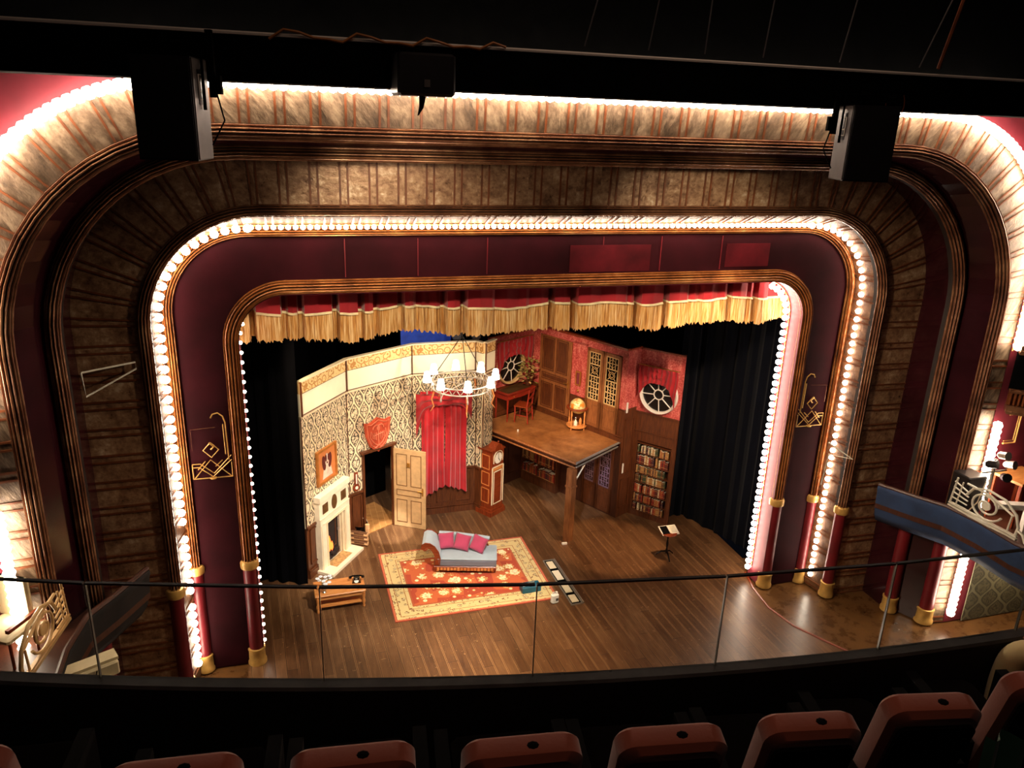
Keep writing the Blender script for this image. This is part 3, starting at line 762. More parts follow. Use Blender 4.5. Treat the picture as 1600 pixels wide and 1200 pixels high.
def flat_wall(name, a, b_, label, door=None):
    fr = Frame(a, b_); L = fr.L; b = M(fr.T())
    b.k = 0
    if door:
        u0, u1, hd = door
        wallpoly(b, [(0, H_DADO), (u0, H_DADO), (u0, hd), (u1, hd), (u1, H_DADO), (L, H_DADO), (L, H_CO), (0, H_CO)])
        b.k = 1; wallpoly(b, rect(0, u0, 0, H_DADO)); wallpoly(b, rect(u1, L, 0, H_DADO))
        for (x0, x1) in ((0, u0), (u1, L)):
            b.box(((x0+x1)/2, -.02, H_DADO), (x1-x0, .04, .05)); b.box(((x0+x1)/2, -.02, .1), (x1-x0, .03, .2))
            if x1-x0 > .3: panelling(b, x0, x1, .22, H_DADO-.02, 1)
        for x in (u0, u1): b.box((x, -.02, hd/2), (.05, .06, hd))
        b.box(((u0+u1)/2, -.04, hd+.03), (u1-u0+.14, .12, .05))
    else:
        wallpoly(b, rect(0, L, H_DADO, H_CO))
        b.k = 1; wallpoly(b, rect(0, L, 0, H_DADO)); b.box((L/2, -.02, H_DADO), (L, .04, .05)); b.box((L/2, -.02, .08), (L, .04, .16)); b.box((L/2, -.025, .19), (L, .03, .02))
        if L > .5: panelling(b, .04, L-.04, .25, H_DADO-.03, max(1, round(L/.6)))
    cornice(b, L)
    return struct(b.build(name, WM), label), fr
W0, W1, W3, W4, W5, W6 = (-4.24, 2.55), (-3.24, 3.9), (-1.65, 4.81), (-.08, 4.84), (.04, 4.64), (.36, 4.92)
_, FR1 = flat_wall('wall_fireplace_side', W0, W1, 'damask papered wall flat with the fireplace, cream cornice above')
_, FR2 = flat_wall('wall_doorway', W1, W3, 'damask papered wall flat with the open doorway and the red shield', (.38, 1.22, 2.12))
_, FR3 = flat_wall('wall_curtained', W3, W4, 'damask papered wall flat behind the long red curtain')
_, FR4 = flat_wall('wall_pilaster', W4, W5, 'narrow return of the papered wall beside the red curtain')
_, FR5 = flat_wall('wall_end', W5, W6, 'last narrow papered wall flat behind the tall clock')
# dark passage and its lit tiled floor behind the doorway
b = M(FR2.T()); b.box((.9, 1.6, 1.3), (2.6, .04, 2.6)); b.box((.05, .85, 1.3), (.04, 1.5, 2.6)); struct(b.build('wall_passage', MT['black']), 'black masking flats behind the doorway')
b = M(FR2.T()); b.box((.8, .62, .012), (1.5, 1.2, .02))
t_ = NT('tan_passage_tiles'); t_.m; br = t_.n('TexBrick', {'Vector': t_.obj(), 'Color1': srgb('#b07a44'), 'Color2': srgb('#9c6838'), 'Mortar': srgb('#d8a468'), 'Scale': 3.4, 'Mortar Size': .012}, offset=.0)
MT['tiles'] = t_.out(br.outputs[0], .4)
struct(b.build('floor_passage', MT['tiles']), 'tan tiled floor seen through the doorway')

# upper red rooms at the right
CC, OO, BE = (1.77, 6.43), (.44, 5.72), (3.27, 3.60)
ZP = 2.07
RM = [MT['red_paper'], MT['oak'], MT['oak_lit'], MT['oak_dark'], MT['mahog']]
FO = Frame(OO, CC)
HO = 4.22
b = M(FO.T()); b.k = 0; wallpoly(b, rect(0, FO.L, 2.83, HO)); b.k = 1; wallpoly(b, rect(0, FO.L, ZP, 2.83)); b.box((FO.L/2, -.015, 2.83), (FO.L, .03, .04)); b.box((FO.L/2, -.015, ZP+.06), (FO.L, .03, .12))
b.k = 4; b.box((FO.L/2, 0, HO+.02), (FO.L, .08, .04))
b.k = 3; wallpoly(b, rect(0, FO.L, 0, ZP-.18)); panelling(b, 0, FO.L, .2, 1.7, 2)
struct(b.build('wall_upper_left', RM), 'rose red wall with a round window on the upper level, dark panels below')
FB = Frame(CC, BE); LB = FB.L
uo = .42
b = M(FB.T())
uD0, uD1, uP1, uL1 = uo-.04, uo+1.05, uo+1.53, uo+2.62
b.k = 0; wallpoly(b, rect(0, uD0, 2.83, HO)); wallpoly(b, rect(uD1, uP1, 2.85, 4.26)); wallpoly(b, rect(uL1, LB, 2.9, 4.3)); wallpoly(b, rect(0, LB, 4.2, 4.4))
b.k = 1; wallpoly(b, rect(0, LB, ZP-.1, 2.83), .02); wallpoly(b, rect(0, LB, ZP, 4.2), .03)
b.box((LB/2, -.02, ZP+.05), (LB, .05, .1)); b.box((LB/2, -.025, ZP+.13), (LB, .04, .025))
b.k = 4; b.box((LB/2, 0, 4.41), (LB, .1, .05))
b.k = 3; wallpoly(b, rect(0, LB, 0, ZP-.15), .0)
struct(b.build('wall_upper_back', RM), 'rose red wall with brown doors above the dark panelled wall under the platform')
def panel_door(fr, u0, u1, z0, z1, y, mat, trimmat, label, panels, name, handle=None, group=None):
    t = thing(name, fr.w(u0, y, z0), fr.rz, label, 'door', group); w_ = u1-u0; h = z1-z0
    child(M().box((w_/2, 0, h/2), (w_, .04, h)), 'leaf', mat, t)
    for (a, c, e, g) in panels:
        b = M(); 
        for (p, q, r_, s_) in ((a, c, e, e+.02), (a, c, g-.02, g), (a, a+.02, e, g), (c-.02, c, e, g)):
            b.box((w_*(p+q)/2 if False else (p+q)/2, -.025, (r_+s_)/2), (q-p, .014, s_-r_))
        b.box(((a+c)/2, -.022, (e+g)/2), (c-a-.08, .01, g-e-.08))
        child(b, 'panel', trimmat, t)
    if handle:
        b = M(); b.box((handle[0], -.028, handle[1]), (.035, .012, .2)); b.tube([(handle[0], -.03, handle[1]+.03), (handle[0], -.07, handle[1]+.03), (handle[0]-handle[2]*.11, -.07, handle[1]+.03)], .01, 6)
        child(b, 'handle', MT['brass'], t, label='brass lever handle')
    return t
dw = uD1-uD0; dh = 2.05
panel_door(FB, uD0, uD1, ZP+.1, 4.2, -.01, MT['oak_lit'], MT['oak'], 'brown wooden upper door left of the pink wallpaper strip', [(.1, dw/2-.04, .1, .78), (dw/2+.04, dw-.12, .1, .78), (.1, dw-.12, .86, 1.04), (.1, dw/2-.04, 1.12, 2.0), (dw/2+.04, dw-.12, 1.12, 2.0)], 'door_1', (dw-.06, .9, 1))
def lattice(b, x0, x1, z0, z1, y):
    n = max(3, round((z1-z0)/.27)); h = (z1-z0)/n; w_ = x1-x0
    b.box((x0, y, (z0+z1)/2), (.03, .02, z1-z0)); b.box((x1, y, (z0+z1)/2), (.03, .02, z1-z0))
    for i in range(n+1): b.box(((x0+x1)/2, y, z0+h*i), (w_, .02, .025))
    for i in range(n):
        cx, cz = (x0+x1)/2, z0+h*(i+.5)
        if i == n//2:
            for rr in (.09, .05): b.tube([(cx+rr*math.cos(q*PI/6), y, cz+rr*math.sin(q*PI/6)) for q in range(12)], .009, 4, True)
            for q in range(4): b.tube([(cx+.09*math.cos(q*PI/2+PI/4), y, cz+.09*math.sin(q*PI/2+PI/4)), (cx+.16*math.cos(q*PI/2+PI/4), y, cz+.16*math.sin(q*PI/2+PI/4))], .009, 4)
        else:
            for f_ in (-.25, 0, .25): b.box((cx+f_*w_, y, cz), (.014, .02, h))
            b.box((cx, y, cz), (w_, .02, .014)); 
            b.tube([(cx-w_*.38, y, cz), (cx, y, cz+h*.38), (cx+w_*.38, y, cz), (cx, y, cz-h*.38), (cx-w_*.38, y, cz)], .008, 4)
def lattice_door(fr, u0, u1, z0, z1, y, mat, lat, label, zl, group, name):
    t = thing(name, fr.w(u0, y, z0), fr.rz, label, 'door', group); w_ = u1-u0; h = z1-z0
    child(M().box((w_/2, .0, zl/2), (w_, .04, zl)).box((.04, 0, h/2), (.08, .04, h)).box((w_-.04, 0, h/2), (.08, .04, h)).box((w_/2, 0, h-.04), (w_, .04, .08)), 'leaf', mat, t)
    b = M(); lattice(b, .08, w_-.08, zl+.02, h-.09, -.01); child(b, 'lattice', lat, t, label='cream fretwork lattice')
    child(M().box((w_/2, .03, (zl+h)/2), (w_-.1, .01, h-zl)), 'backing', MT['black'], t)
    b = M()
    for (p, q, r_, s_) in ((.1, w_-.1, .12, .14), (.1, w_-.1, zl-.12, zl-.1), (.1, .12, .12, zl-.1), (w_-.12, w_-.1, .12, zl-.1)): b.box(((p+q)/2, -.025, (r_+s_)/2), (q-p, .014, s_-r_))
    child(b, 'panel', mat, t)
    return t
mid = (uP1+uL1)/2
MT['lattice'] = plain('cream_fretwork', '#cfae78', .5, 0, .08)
MT['lattice_dim'] = plain('shaded_fretwork', '#7c6070', .5, 0, .08)  # fretwork colour darkened for the shade under the platform
lattice_door(FB, uP1+.03, mid-.01, ZP+.1, 4.2, -.01, MT['oak_lit'], MT['lattice'], 'left leaf of the upper cream lattice doors beside the globe', .72, 'upper lattice doors', 'lattice_door')
lattice_door(FB, mid+.01, uL1-.02, ZP+.1, 4.2, -.01, MT['oak_lit'], MT['lattice'], 'right leaf of the upper cream lattice doors near the right round window', .72, 'upper lattice doors', 'lattice_door')
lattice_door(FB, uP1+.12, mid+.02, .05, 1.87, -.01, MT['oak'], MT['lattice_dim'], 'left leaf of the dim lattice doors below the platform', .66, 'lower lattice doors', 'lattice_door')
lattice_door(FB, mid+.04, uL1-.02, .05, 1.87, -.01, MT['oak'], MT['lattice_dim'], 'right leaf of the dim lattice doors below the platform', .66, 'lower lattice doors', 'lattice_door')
# return and window wall at the far right
R0, R1 = (3.69, 3.80), (4.39, 2.94)
FR = Frame(BE, R0); b = M(FR.T()); L = FR.L
b.k = 0; wallpoly(b, rect(0, L, 2.9, 4.4)); b.k = 1; wallpoly(b, rect(0, L, 0, 2.9)); b.k = 4; b.box((L/2, 0, 4.41), (L, .08, .04)); b.k = 1; panelling(b, 0, L, .2, 1.1, 1); panelling(b, 0, L, 1.15, 2.7, 1)
struct(b.build('wall_return', RM), 'narrow rose and brown return wall between lattice doors and bookcase wall')
FW_ = Frame(R0, R1); LR = FW_.L
b = M(FW_.T()); b.k = 0
wallpoly(b, rect(0, LR, 2.79, 4.37)); b.k = 1; wallpoly(b, rect(0, LR, 2.03, 2.79)); b.box((LR/2, -.012, 2.79), (LR, .03, .035)); b.box((LR/2, -.012, 2.3), (LR, .02, .02))
wallpoly(b, rect(0, .1, 0, 2.03)); wallpoly(b, rect(LR-.1, LR, 0, 2.03)); wallpoly(b, rect(.1, LR-.1, 0, .16)); wallpoly(b, rect(.1, LR-.1, .16, 2.03), .16)
b.k = 4; b.box((LR/2, 0, 4.39), (LR, .08, .04))
struct(b.build('wall_right_set', RM), 'narrow set wall with round window over a built-in bookcase')

# ------------------------------------------------------------ platform
pl = [(.36, 5.08), (1.76, 2.74), (3.25, 3.68), (1.85, 6.36), (.46, 5.68)]
t = thing('raised_platform', (1.8, 4.6, ZP), 0, 'brown wooden upper platform carried on a square post', 'platform')
sh = Matrix.Translation((-1.8, -4.6, -ZP))
b = M(sh); b.prism(pl, (0, 0, ZP-.06), (1, 0, 0), (0, 1, 0), .06); child(b, 'deck', MT['platform'], t)
b = M(sh); b.prism([(.40, 5.1), (1.77, 2.80), (3.2, 3.70), (1.85, 6.3), (.48, 5.66)], (0, 0, ZP-.2), (1, 0, 0), (0, 1, 0), .12); child(b, 'frame', MT['oak_dark'], t)
b = M(sh); b.tube([(.34, 5.10, ZP-.03), (1.75, 2.71, ZP-.03)], .03, 8); b.tube([(.36, 5.09, ZP-.16), (1.76, 2.75, ZP-.16)], .02, 8); child(b, 'front_nosing', MT['oak_lit'], t, True)
b = M(sh); b.tube([(1.75, 2.71, ZP-.03), (3.26, 3.66, ZP-.03)], .03, 8); b.tube([(1.78, 2.75, ZP-.14), (3.2, 3.66, ZP-.14)], .022, 8); child(b, 'side_nosing', MT['steel'], t, True, 'edge strip, cool light in its pale colour')  # steel tone stands for cool light falling on this edge
b = M(sh); b.box((1.72, 2.84, (ZP-.2)/2), (.17, .17, ZP-.2), math.radians(30)); child(b, 'post', MT['oak_lit'], t)
b = M(sh); b.box((1.72, 2.84, 1.42), (.2, .2, .04), math.radians(30)); child(b, 'post_collar', MT['oak_lit'], t)
b = M(sh); b.tube([(1.79, 2.88, 1.45), (2.15, 3.08, 1.88)], .025, 6); child(b, 'brace', MT['steel'], t, label='steel brace')
b = M(); b.box((0, 0, .02), (.12, .05, .04)); tag(b.build('floor_bracket', MT['white'], loc=(1.58, 2.68, 0)), 'small white bracket on the floor at the foot of the platform post', 'bracket')

# ------------------------------------------------------------ round windows with swagged curtains
def round_window(n, fr, u, z, r, hub, frame_mat, label):
    t = thing('window_%d' % n, fr.w(u, -.03, z), fr.rz, label, 'window'); t['kind'] = 'structure'
    def ring(rr, tr, dy): return M().tube([(rr*math.cos(q*PI/20), dy, rr*math.sin(q*PI/20)) for q in range(40)], tr, 8, True)
    b = M(); 
    V = []; F = []; N = 40
    for q in range(N):
        c_, s_ = math.cos(q*2*PI/N), math.sin(q*2*PI/N)
        for (rr, yy) in ((r-.05, .05), (r-.05, -.06), (r, -.08), (r+.015, .0)): V.append((rr*c_, yy, rr*s_))
    for q in range(N):
        for j in range(3): F.append((q*4+j, q*4+j+1, ((q+1) % N)*4+j+1, ((q+1) % N)*4+j))
    b.add(V, F); child(b, 'window_frame', frame_mat, t, True)
    b = M()
    b.tube([(hub*math.cos(q*PI/10), -.03, hub*math.sin(q*PI/10)) for q in range(20)], .016, 6, True)
    for q in range(8):
        a = q*PI/4+.1; b.tube([(hub*math.cos(a), -.03, hub*math.sin(a)), ((r-.04)*math.cos(a), -.03, (r-.04)*math.sin(a))], .014, 6)
    child(b, 'glazing_bars', MT['white'], t, True)
    child(M().lathe([(.001, -.0), (r-.04, 0), (r-.04, .01), (.001, .01)], n=40).__class__() if False else M().prism([((r-.04)*math.cos(q*PI/20), (r-.04)*math.sin(q*PI/20)) for q in range(40)], (0, .015, 0), (1, 0, 0), (0, 0, 1), .008), 'pane', MT['black_gloss'], t)
    return t
round_window(1, FO, .74, 3.38, .47, .12, MT['lattice'], 'round spoked window on the upper left red wall, half covered by red cloth')
round_window(2, FW_, .56, 3.34, .47, .12, MT['white'], 'round white spoked window on the right red wall')
def swag(name, fr, u, z, w_, drops, label, y=-.16):
    # window curtain: gathered pelmet with side tails
    t = thing(name, fr.w(u, y, z), fr.rz, label, 'curtain', 'red swagged window curtains')
    b = M(); V = []; F = []; n = 28; rows = 8
    for i in range(n+1):
        x = -w_/2+w_*i/n; e = abs(2*i/n-1)
        dep = drops[0]+(drops[1]-drops[0])*e**3 if i > n/2 else drops[0]+(drops[2]-drops[0])*e**3
        for j in range(rows+1):
            f_ = j/rows
            V.append((x*(1+.04*math.sin(f_*6)), -.02*math.sin(i*1.9)-.025*math.sin(f_*14+e*5)*(1-e)-.02, -dep*f_+(-.03*math.sin(f_*PI)*math.sin(i*1.3))))
    for i in range(n):
        for j in range(rows): F.append((i*(rows+1)+j, i*(rows+1)+j+1, (i+1)*(rows+1)+j+1, (i+1)*(rows+1)+j))
    b.add(V, F); child(b, 'gathered_cloth', MT['dark_red_drape'], t, True)
    child(M().tube([(-w_/2-.03, 0, .01), (w_/2+.03, 0, .01)], .012, 6), 'rail', MT['brass'], t)
    b = M()
    b.tube([(-w_*.22, -.05, -.02), (-w_*.22, -.06, -.28), (-w_*.36, -.06, -.42)], .008, 5); b.tube([(w_*.28, -.05, -.02), (w_*.24, -.06, -.3), (w_*.18, -.06, -.36)], .008, 5)
    child(b, 'tie_cord', MT['pink_reveal'], t)
swag('window_curtain', FO, .78, 4.12, 1.25, (.42, .95, 1.05), 'dark red cloth bunched over the round window at the upper left')
swag('window_curtain', FW_, .55, 4.02, .98, (.38, .95, .85), 'dark red cloth gathered over the white round window at the right', -.16)

# ------------------------------------------------------------ long red curtain on the papered wall
t = thing('long_curtain', FR3.w(.76, -.12, .55), FR3.rz, 'long crimson curtains with a swagged pelmet on the damask wall', 'curtain')
def curt(x0, x1, zt, dz0, dz1, seed, name):
    V = []; F = []; n = 46; rows = 12; rnd = random.Random(seed)
    for i in range(n+1):
        s_ = i/n; 
        for j in range(rows+1):
            f_ = j/rows; x = x0+(x1-x0)*s_
            mid_ = (x0+x1)/2
            pinch = 1-.10*math.sin(f_*PI)
            x = mid_+(x-mid_)*pinch
            bot = dz0+(dz1-dz0)*s_
            V.append((x, .045*math.sin(s_*26+.9*math.sin(s_*9+seed))*(.5+f_*.6), zt-(zt-bot)*f_))
    for i in range(n):
        for j in range(rows): F.append((i*(rows+1)+j, i*(rows+1)+j+1, (i+1)*(rows+1)+j+1, (i+1)*(rows+1)+j))
    b = M(); b.add(V, F); child(b, name, MT['red_velvet'], t, True)
curt(-.58, .03, 2.75, -.06, .27, 1, 'left_curtain'); curt(.0, .58, 2.75, .27, .04, 2, 'right_curtain')
b = M(); V = []; F = []; n = 40; rows = 8
for i in range(n+1):
    x = -.70+1.36*i/n; e = abs(2*i/n-1)
    for j in range(rows+1):
        f_ = j/rows; dep = .34+(.75 if i < n/2 else .45)*e**5
        V.append((x, -.08-.03*math.sin(f_*16+e*4)-.02*math.sin(i*.9), 2.72-dep*f_))
for i in range(n):
    for j in range(rows): F.append((i*(rows+1)+j, i*(rows+1)+j+1, (i+1)*(rows+1)+j+1, (i+1)*(rows+1)+j))
b.add(V, F); child(b, 'swag', MT['dark_red_drape'], t, True, 'darker red swagged pelmet')

# ------------------------------------------------------------ door leaf standing open
hx = (-2.17, 4.50); ex = (-1.47, 4.08)
t = panel_door(Frame(hx, ex), 0, .83, .01, 2.03, 0, MT['door_cream'], MT['line'], 'pale cream panelled door standing open beside the long red curtain',
               [], 'door_2', (.76, .98, 1))
b = M()
for (a, c, e, g_) in ((.1, .37, .12, .72), (.46, .73, .12, .72), (.1, .72, .82, .98), (.1, .37, 1.08, 1.9), (.46, .73, 1.08, 1.9)):
    for (p, q, r_, s_) in ((a, c, e, e+.014), (a, c, g_-.014, g_), (a, a+.014, e, g_), (c-.014, c, e, g_)): b.box(((p+q)/2, -.024, (r_+s_)/2), (q-p, .01, s_-r_))
child(b, 'panel_mouldings', MT['line'], t)
b = M(); b.box((.41, -.03, 1.64), (.07, .03, .1)); b.box((.41, -.045, 1.6), (.09, .02, .02)); child(b, 'knocker', MT['brass'], t)
# ------------------------------------------------------------ shield
t = thing('wall_shield', FR2.w(.78, -.03, 2.52), FR2.rz, 'red carved coat of arms shield above the doorway', 'shield')
sh_ = [(-.36, .33), (-.22, .30), (0, .40), (.22, .30), (.36, .33), (.33, .0), (.22, -.28), (0, -.44), (-.22, -.28), (-.33, 0)]
MT['shield'] = plain('terracotta_red_paint', '#b84a30', .4, 0, .15, 9); MT['shield_l'] = plain('lighter_terracotta', '#d8785a', .4)
b = M(); b.prism(sh_, (0, -.0, 0), (1, 0, 0), (0, 0, 1), .05); child(b, 'field', MT['shield'], t)
b = M(); b.tube([(x*.86, -.055, z*.86) for x, z in sh_], .012, 6, True); child(b, 'rim', MT['shield_l'], t)
b = M()
for sx in (-1, 1):
    b.tube([(sx*(.06+.09*math.cos(q*.6)), -.06, .14+.09*math.sin(q*.6)) for q in range(7)], .014, 6)
    b.tube([(sx*.2, -.06, .1), (sx*.22, -.06, -.05), (sx*.12, -.06, -.2), (0, -.06, -.28)], .012, 6)
    for k in range(3): b.tube([(sx*(.06+k*.05), -.06, .05), (sx*(.06+k*.045), -.06, -.14+k*.03)], .012, 6)
b.tube([(0, -.06, .22), (0, -.06, -.26)], .014, 6); b.tube([(-.14, -.06, -.02), (.14, -.06, .02)], .012, 6); b.tube([(-.1, -.06, -.32), (.1, -.06, -.22)], .01, 6); b.tube([(-.1, -.06, -.22), (.1, -.06, -.32)], .01, 6)
child(b, 'carving', MT['shield_l'], t, True)
# ------------------------------------------------------------ thermometer / barometer
t = thing('wall_barometer', FR2.w(.17, -.03, 1.5), FR2.rz, 'brown banjo barometer with a small white dial left of the doorway', 'barometer')
child(M().box((0, 0, .06), (.08, .03, .34)).prism([(.085*math.cos(q*PI/8), .085*math.sin(q*PI/8)-.15) for q in range(16)], (0, .015, 0), (1, 0, 0), (0, 0, 1), .03), 'case', MT['mahog'], t)
child(M().box((0, -.018, .07), (.03, .008, .24)), 'scale', MT['white'], t); child(M().prism([(.04*math.cos(q*PI/8), .04*math.sin(q*PI/8)-.15) for q in range(16)], (0, -.016, 0), (1, 0, 0), (0, 0, 1), .008), 'dial', MT['dial'], t)
# ------------------------------------------------------------ dog portrait
t = thing('framed_picture', FR1.w(.80, -.02, 2.36), FR1.rz, 'orange-brown framed portrait of a brown and white dog above the fireplace', 'picture')
MT['pic_frame'] = plain('orange_wood_frame', '#a8682c', .4); MT['pic_bg'] = plain('tan_painting_ground', '#c87840', .6, 0, .1, 4)
b = M()
for (x, z, dx, dz) in ((0, .37, .74, .05), (0, -.37, .74, .05), (-.345, 0, .05, .7), (.345, 0, .05, .7)): b.box((x, -.01, z), (dx, .05, dz))
child(b, 'frame', MT['pic_frame'], t); child(M().box((0, 0, 0), (.66, .02, .7)), 'canvas', MT['pic_bg'], t)
MT['dog_brown'] = plain('dark_brown_dog_paint', '#5a1e18', .6); MT['dog_white'] = plain('cream_dog_paint', '#dcc4b0', .6)
def oval(cx, cz, rx, rz_, a=0): return [(cx+rx*math.cos(q*PI/10)*math.cos(a)-rz_*math.sin(q*PI/10)*math.sin(a), cz+rx*math.cos(q*PI/10)*math.sin(a)+rz_*math.sin(q*PI/10)*math.cos(a)) for q in range(20)]
b = M(); b.prism([(-.18, -.3), (.2, -.3), (.12, .0), (-.1, .02)], (0, -.012, 0), (1, 0, 0), (0, 0, 1), .004); b.prism(oval(0, .1, .07, .15), (0, -.018, 0), (1, 0, 0), (0, 0, 1), .004); child(b, 'painted_face', MT['dog_white'], t)
b = M(); b.prism(oval(-.11, .06, .065, .17, .12), (0, -.015, 0), (1, 0, 0), (0, 0, 1), .004); b.prism(oval(.11, .06, .065, .17, -.12), (0, -.015, 0), (1, 0, 0), (0, 0, 1), .004)
b.prism(oval(-.045, .15, .03, .08), (0, -.024, 0), (1, 0, 0), (0, 0, 1), .003); b.prism(oval(.05, .15, .03, .08), (0, -.024, 0), (1, 0, 0), (0, 0, 1), .003); b.prism(oval(0, .04, .025, .02), (0, -.024, 0), (1, 0, 0), (0, 0, 1), .003)
child(b, 'painted_ears', MT['dog_brown'], t)
# ------------------------------------------------------------ fireplace
t = thing('fireplace', FR1.w(.31, 0, 0), FR1.rz, 'cream marble fireplace with oval and square inlays on the damask wall', 'fireplace')
b = M(); W_ = 1.13
b.box((.12, -.07, .56), (.24, .14, 1.12)); b.box((W_-.1, -.07, .56), (.2, .14, 1.12)); b.box((W_/2, -.07, 1.19), (W_, .14, .16)); b.box((W_/2, -.06, 1.45), (W_, .12, .42)); b.box((W_/2, -.075, 1.73), (W_+.04, .17, .13))
child(b, 'surround', MT['marble'], t)
b = M()
for x in (.03, .21, W_-.17, W_-.02): b.box((x, -.145, .56), (.02, .014, 1.1))
b.box((W_/2, -.145, 1.13), (W_-.2, .014, .025)); b.box((W_/2, -.145, 1.27), (W_, .014, .02))
b.tube([(.24, -.145, 0), (.24, -.145, 1.1), (W_-.2, -.145, 1.1), (W_-.2, -.145, 0)], .014, 5)
child(b, 'mouldings', MT['ivory'], t)
for (x, nm) in ((.22, 'square_inlay'), (W_-.2, 'square_inlay')): child(M().box((x, -.122, 1.46), (.2, .012, .22)), nm, MT['olive_panel'], t)
child(M().prism(oval(W_/2, 1.46, .1, .17), (0, -.118, 0), (1, 0, 0), (0, 0, 1), .012), 'oval_inlay', MT['olive_panel'], t)
b = M(); b.box(((.24+W_-.2)/2, -.008, .55), (W_-.42, .012, 1.1)); child(b, 'firebox', MT['soot'], t)
b = M(); b.box((W_-.22, -.05, .55), (.06, .1, 1.1)); b.box((W_-.29, -.04, .55), (.03, .06, 1.1)); child(b, 'jamb', MT['ivory'], t)
child(M().box((W_/2, -.24, .03), (W_+.12, .40, .06)), 'hearth_slab', MT['marble'], t); child(M().box((W_/2, .05, .02), (W_-.4, .46, .05)).box((W_/2, -.2, .062), (W_-.5, .26, .006)), 'hearth_tiles', MT['brown_brick'], t)
b = M(); rnd = random.Random(2)
for k in range(16): b.ball((.32+rnd.random()*.35, -.09+rnd.random()*.05, .1+rnd.random()*.18), .04+rnd.random()*.02, 6)
child(b, 'coals', MT['coal'], t)
b = M(); b.lathe([(.01, 0), (.07, .06), (.075, .16), (.045, .28), (.012, .38)], (.40, -.06, .3), 8, 1, .3); b.lathe([(.01, 0), (.05, .05), (.04, .14), (.01, .22)], (.50, -.06, .28), 8, 1, .3); child(b, 'flame', MT['flame'], t, True)
b = M(); b.tube([(.74, -.1, .7), (.74, -.1, .95)], .012, 6); b.box((.72, -.1, .72), (.07, .02, .06)); child(b, 'hanging_iron', MT['iron'], t)
# wall is uncut: the sooty firebox plate stands for the dark recess
# ------------------------------------------------------------ logs and bucket
lc = (-3.06, 3.86)
k = 0
names = ['lying across the top of the stack', 'split end up beside the bucket', 'in the middle layer at the front', 'in the middle layer at the back', 'at the bottom front of the stack', 'at the bottom back of the stack']
pos = [(0, -.1, .27), (.2, .05, .3), (0, -.12, .17), (.02, .04, .18), (0, -.14, .06), (.02, .03, .06)]
for (dx, dy, z), nm in zip(pos, names):
    t = thing('firewood_log', (lc[0]+dx, lc[1]+dy, z), math.radians(-28+random.uniform(-6, 6)), 'split log '+nm+' right of the hearth', 'log', 'stacked firewood by the hearth')
    L2 = .2 if 'split end' not in nm else .07
    if 'split end' in nm:
        child(M().lathe([(.055, -.12), (.06, 0), (.055, .1)], n=7), 'wood', MT['log'], t)
    else:
        b = M(); b.tube([(-L2, 0, 0), (0, .0, .008), (L2, 0, 0)], [.05, .056, .052], 7); child(b, 'wood', MT['log'], t)
        b = M(); b.tube([(-L2*.97, 0, .006), (0, 0, .014), (L2*.97, 0, .006)], [.049, .056, .051], 7, cap=False); child(b, 'bark', MT['bark'], t)
t = thing('coal_bucket', (-3.0, 4.06, 0), 0, 'black coal bucket behind the firewood', 'bucket')
child(M().lathe([(.1, 0), (.12, .02), (.17, .34), (.175, .36), (.16, .35), (.11, .06), (.001, .05)], n=20), 'bucket_body', MT['black_gloss'], t, True)
child(M().tube([(-.17, 0, .35), (-.13, 0, .47), (0, 0, .52), (.13, 0, .47), (.17, 0, .35)], .007, 6), 'handle', MT['iron'], t)
# ------------------------------------------------------------ rug
b = M(); b.add([(-1.7, -1.29, 0), (1.7, -1.29, 0), (1.7, 1.29, 0), (-1.7, 1.29, 0), (-1.7, -1.29, .015), (1.7, -1.29, .015), (1.7, 1.29, .015), (-1.7, 1.29, .015)], [(4, 5, 6, 7), (0, 3, 2, 1), (0, 1, 5, 4), (1, 2, 6, 5), (2, 3, 7, 6), (3, 0, 4, 7)], [[(0, 0), (3.4, 0), (3.4, 2.58), (0, 2.58)]]+[[(0, 0)]*4]*5)
o = b.build('persian_rug', rug_mat(3.4, 2.58), loc=(-1.0, 1.915, .003)); o.rotation_euler.z = math.radians(.5); tag(o, 'large orange and cream patterned rug under the chaise', 'rug')
# ------------------------------------------------------------ chaise longue
t = thing('chaise_longue', (-.9, 2.27, .018), math.radians(-15), 'pale blue-grey chaise longue with scrolled end standing on the patterned rug', 'chaise')
Lc, Dc = 1.36, .62
b = M(); b.box((0, 0, .12), (Lc, Dc, .1), bev=.012); b.box((0, -Dc/2-.005, .12), (Lc-.06, .02, .07)); child(b, 'base_rail', MT['mahog_h'], t)
b = M()
for i in range(17): b.box((-Lc/2+.1+i*.073, -Dc/2-.02, .12), (.05, .014, .055 if i % 3 else .075))
child(b, 'carved_frieze', MT['orange_wood'], t)
for sx in (-1, 1):
    for sy in (-1, 1): child(M().lathe([(.02, 0), (.035, .01), (.03, .04), (.045, .07)], (sx*(Lc/2-.08), sy*(Dc/2-.07), 0), 10), 'leg', MT['orange_wood'], t, True)
b = M(); b.box((.04, 0, .25), (Lc-.08, Dc, .17), bev=.03); child(b, 'seat', MT['grey_uphol'], t, True)
b = M(); b.box((.04, 0, .345), (Lc-.06, Dc+.01, .04), bev=.018); child(b, 'seat_cushion', MT['blue_grey'], t, True)
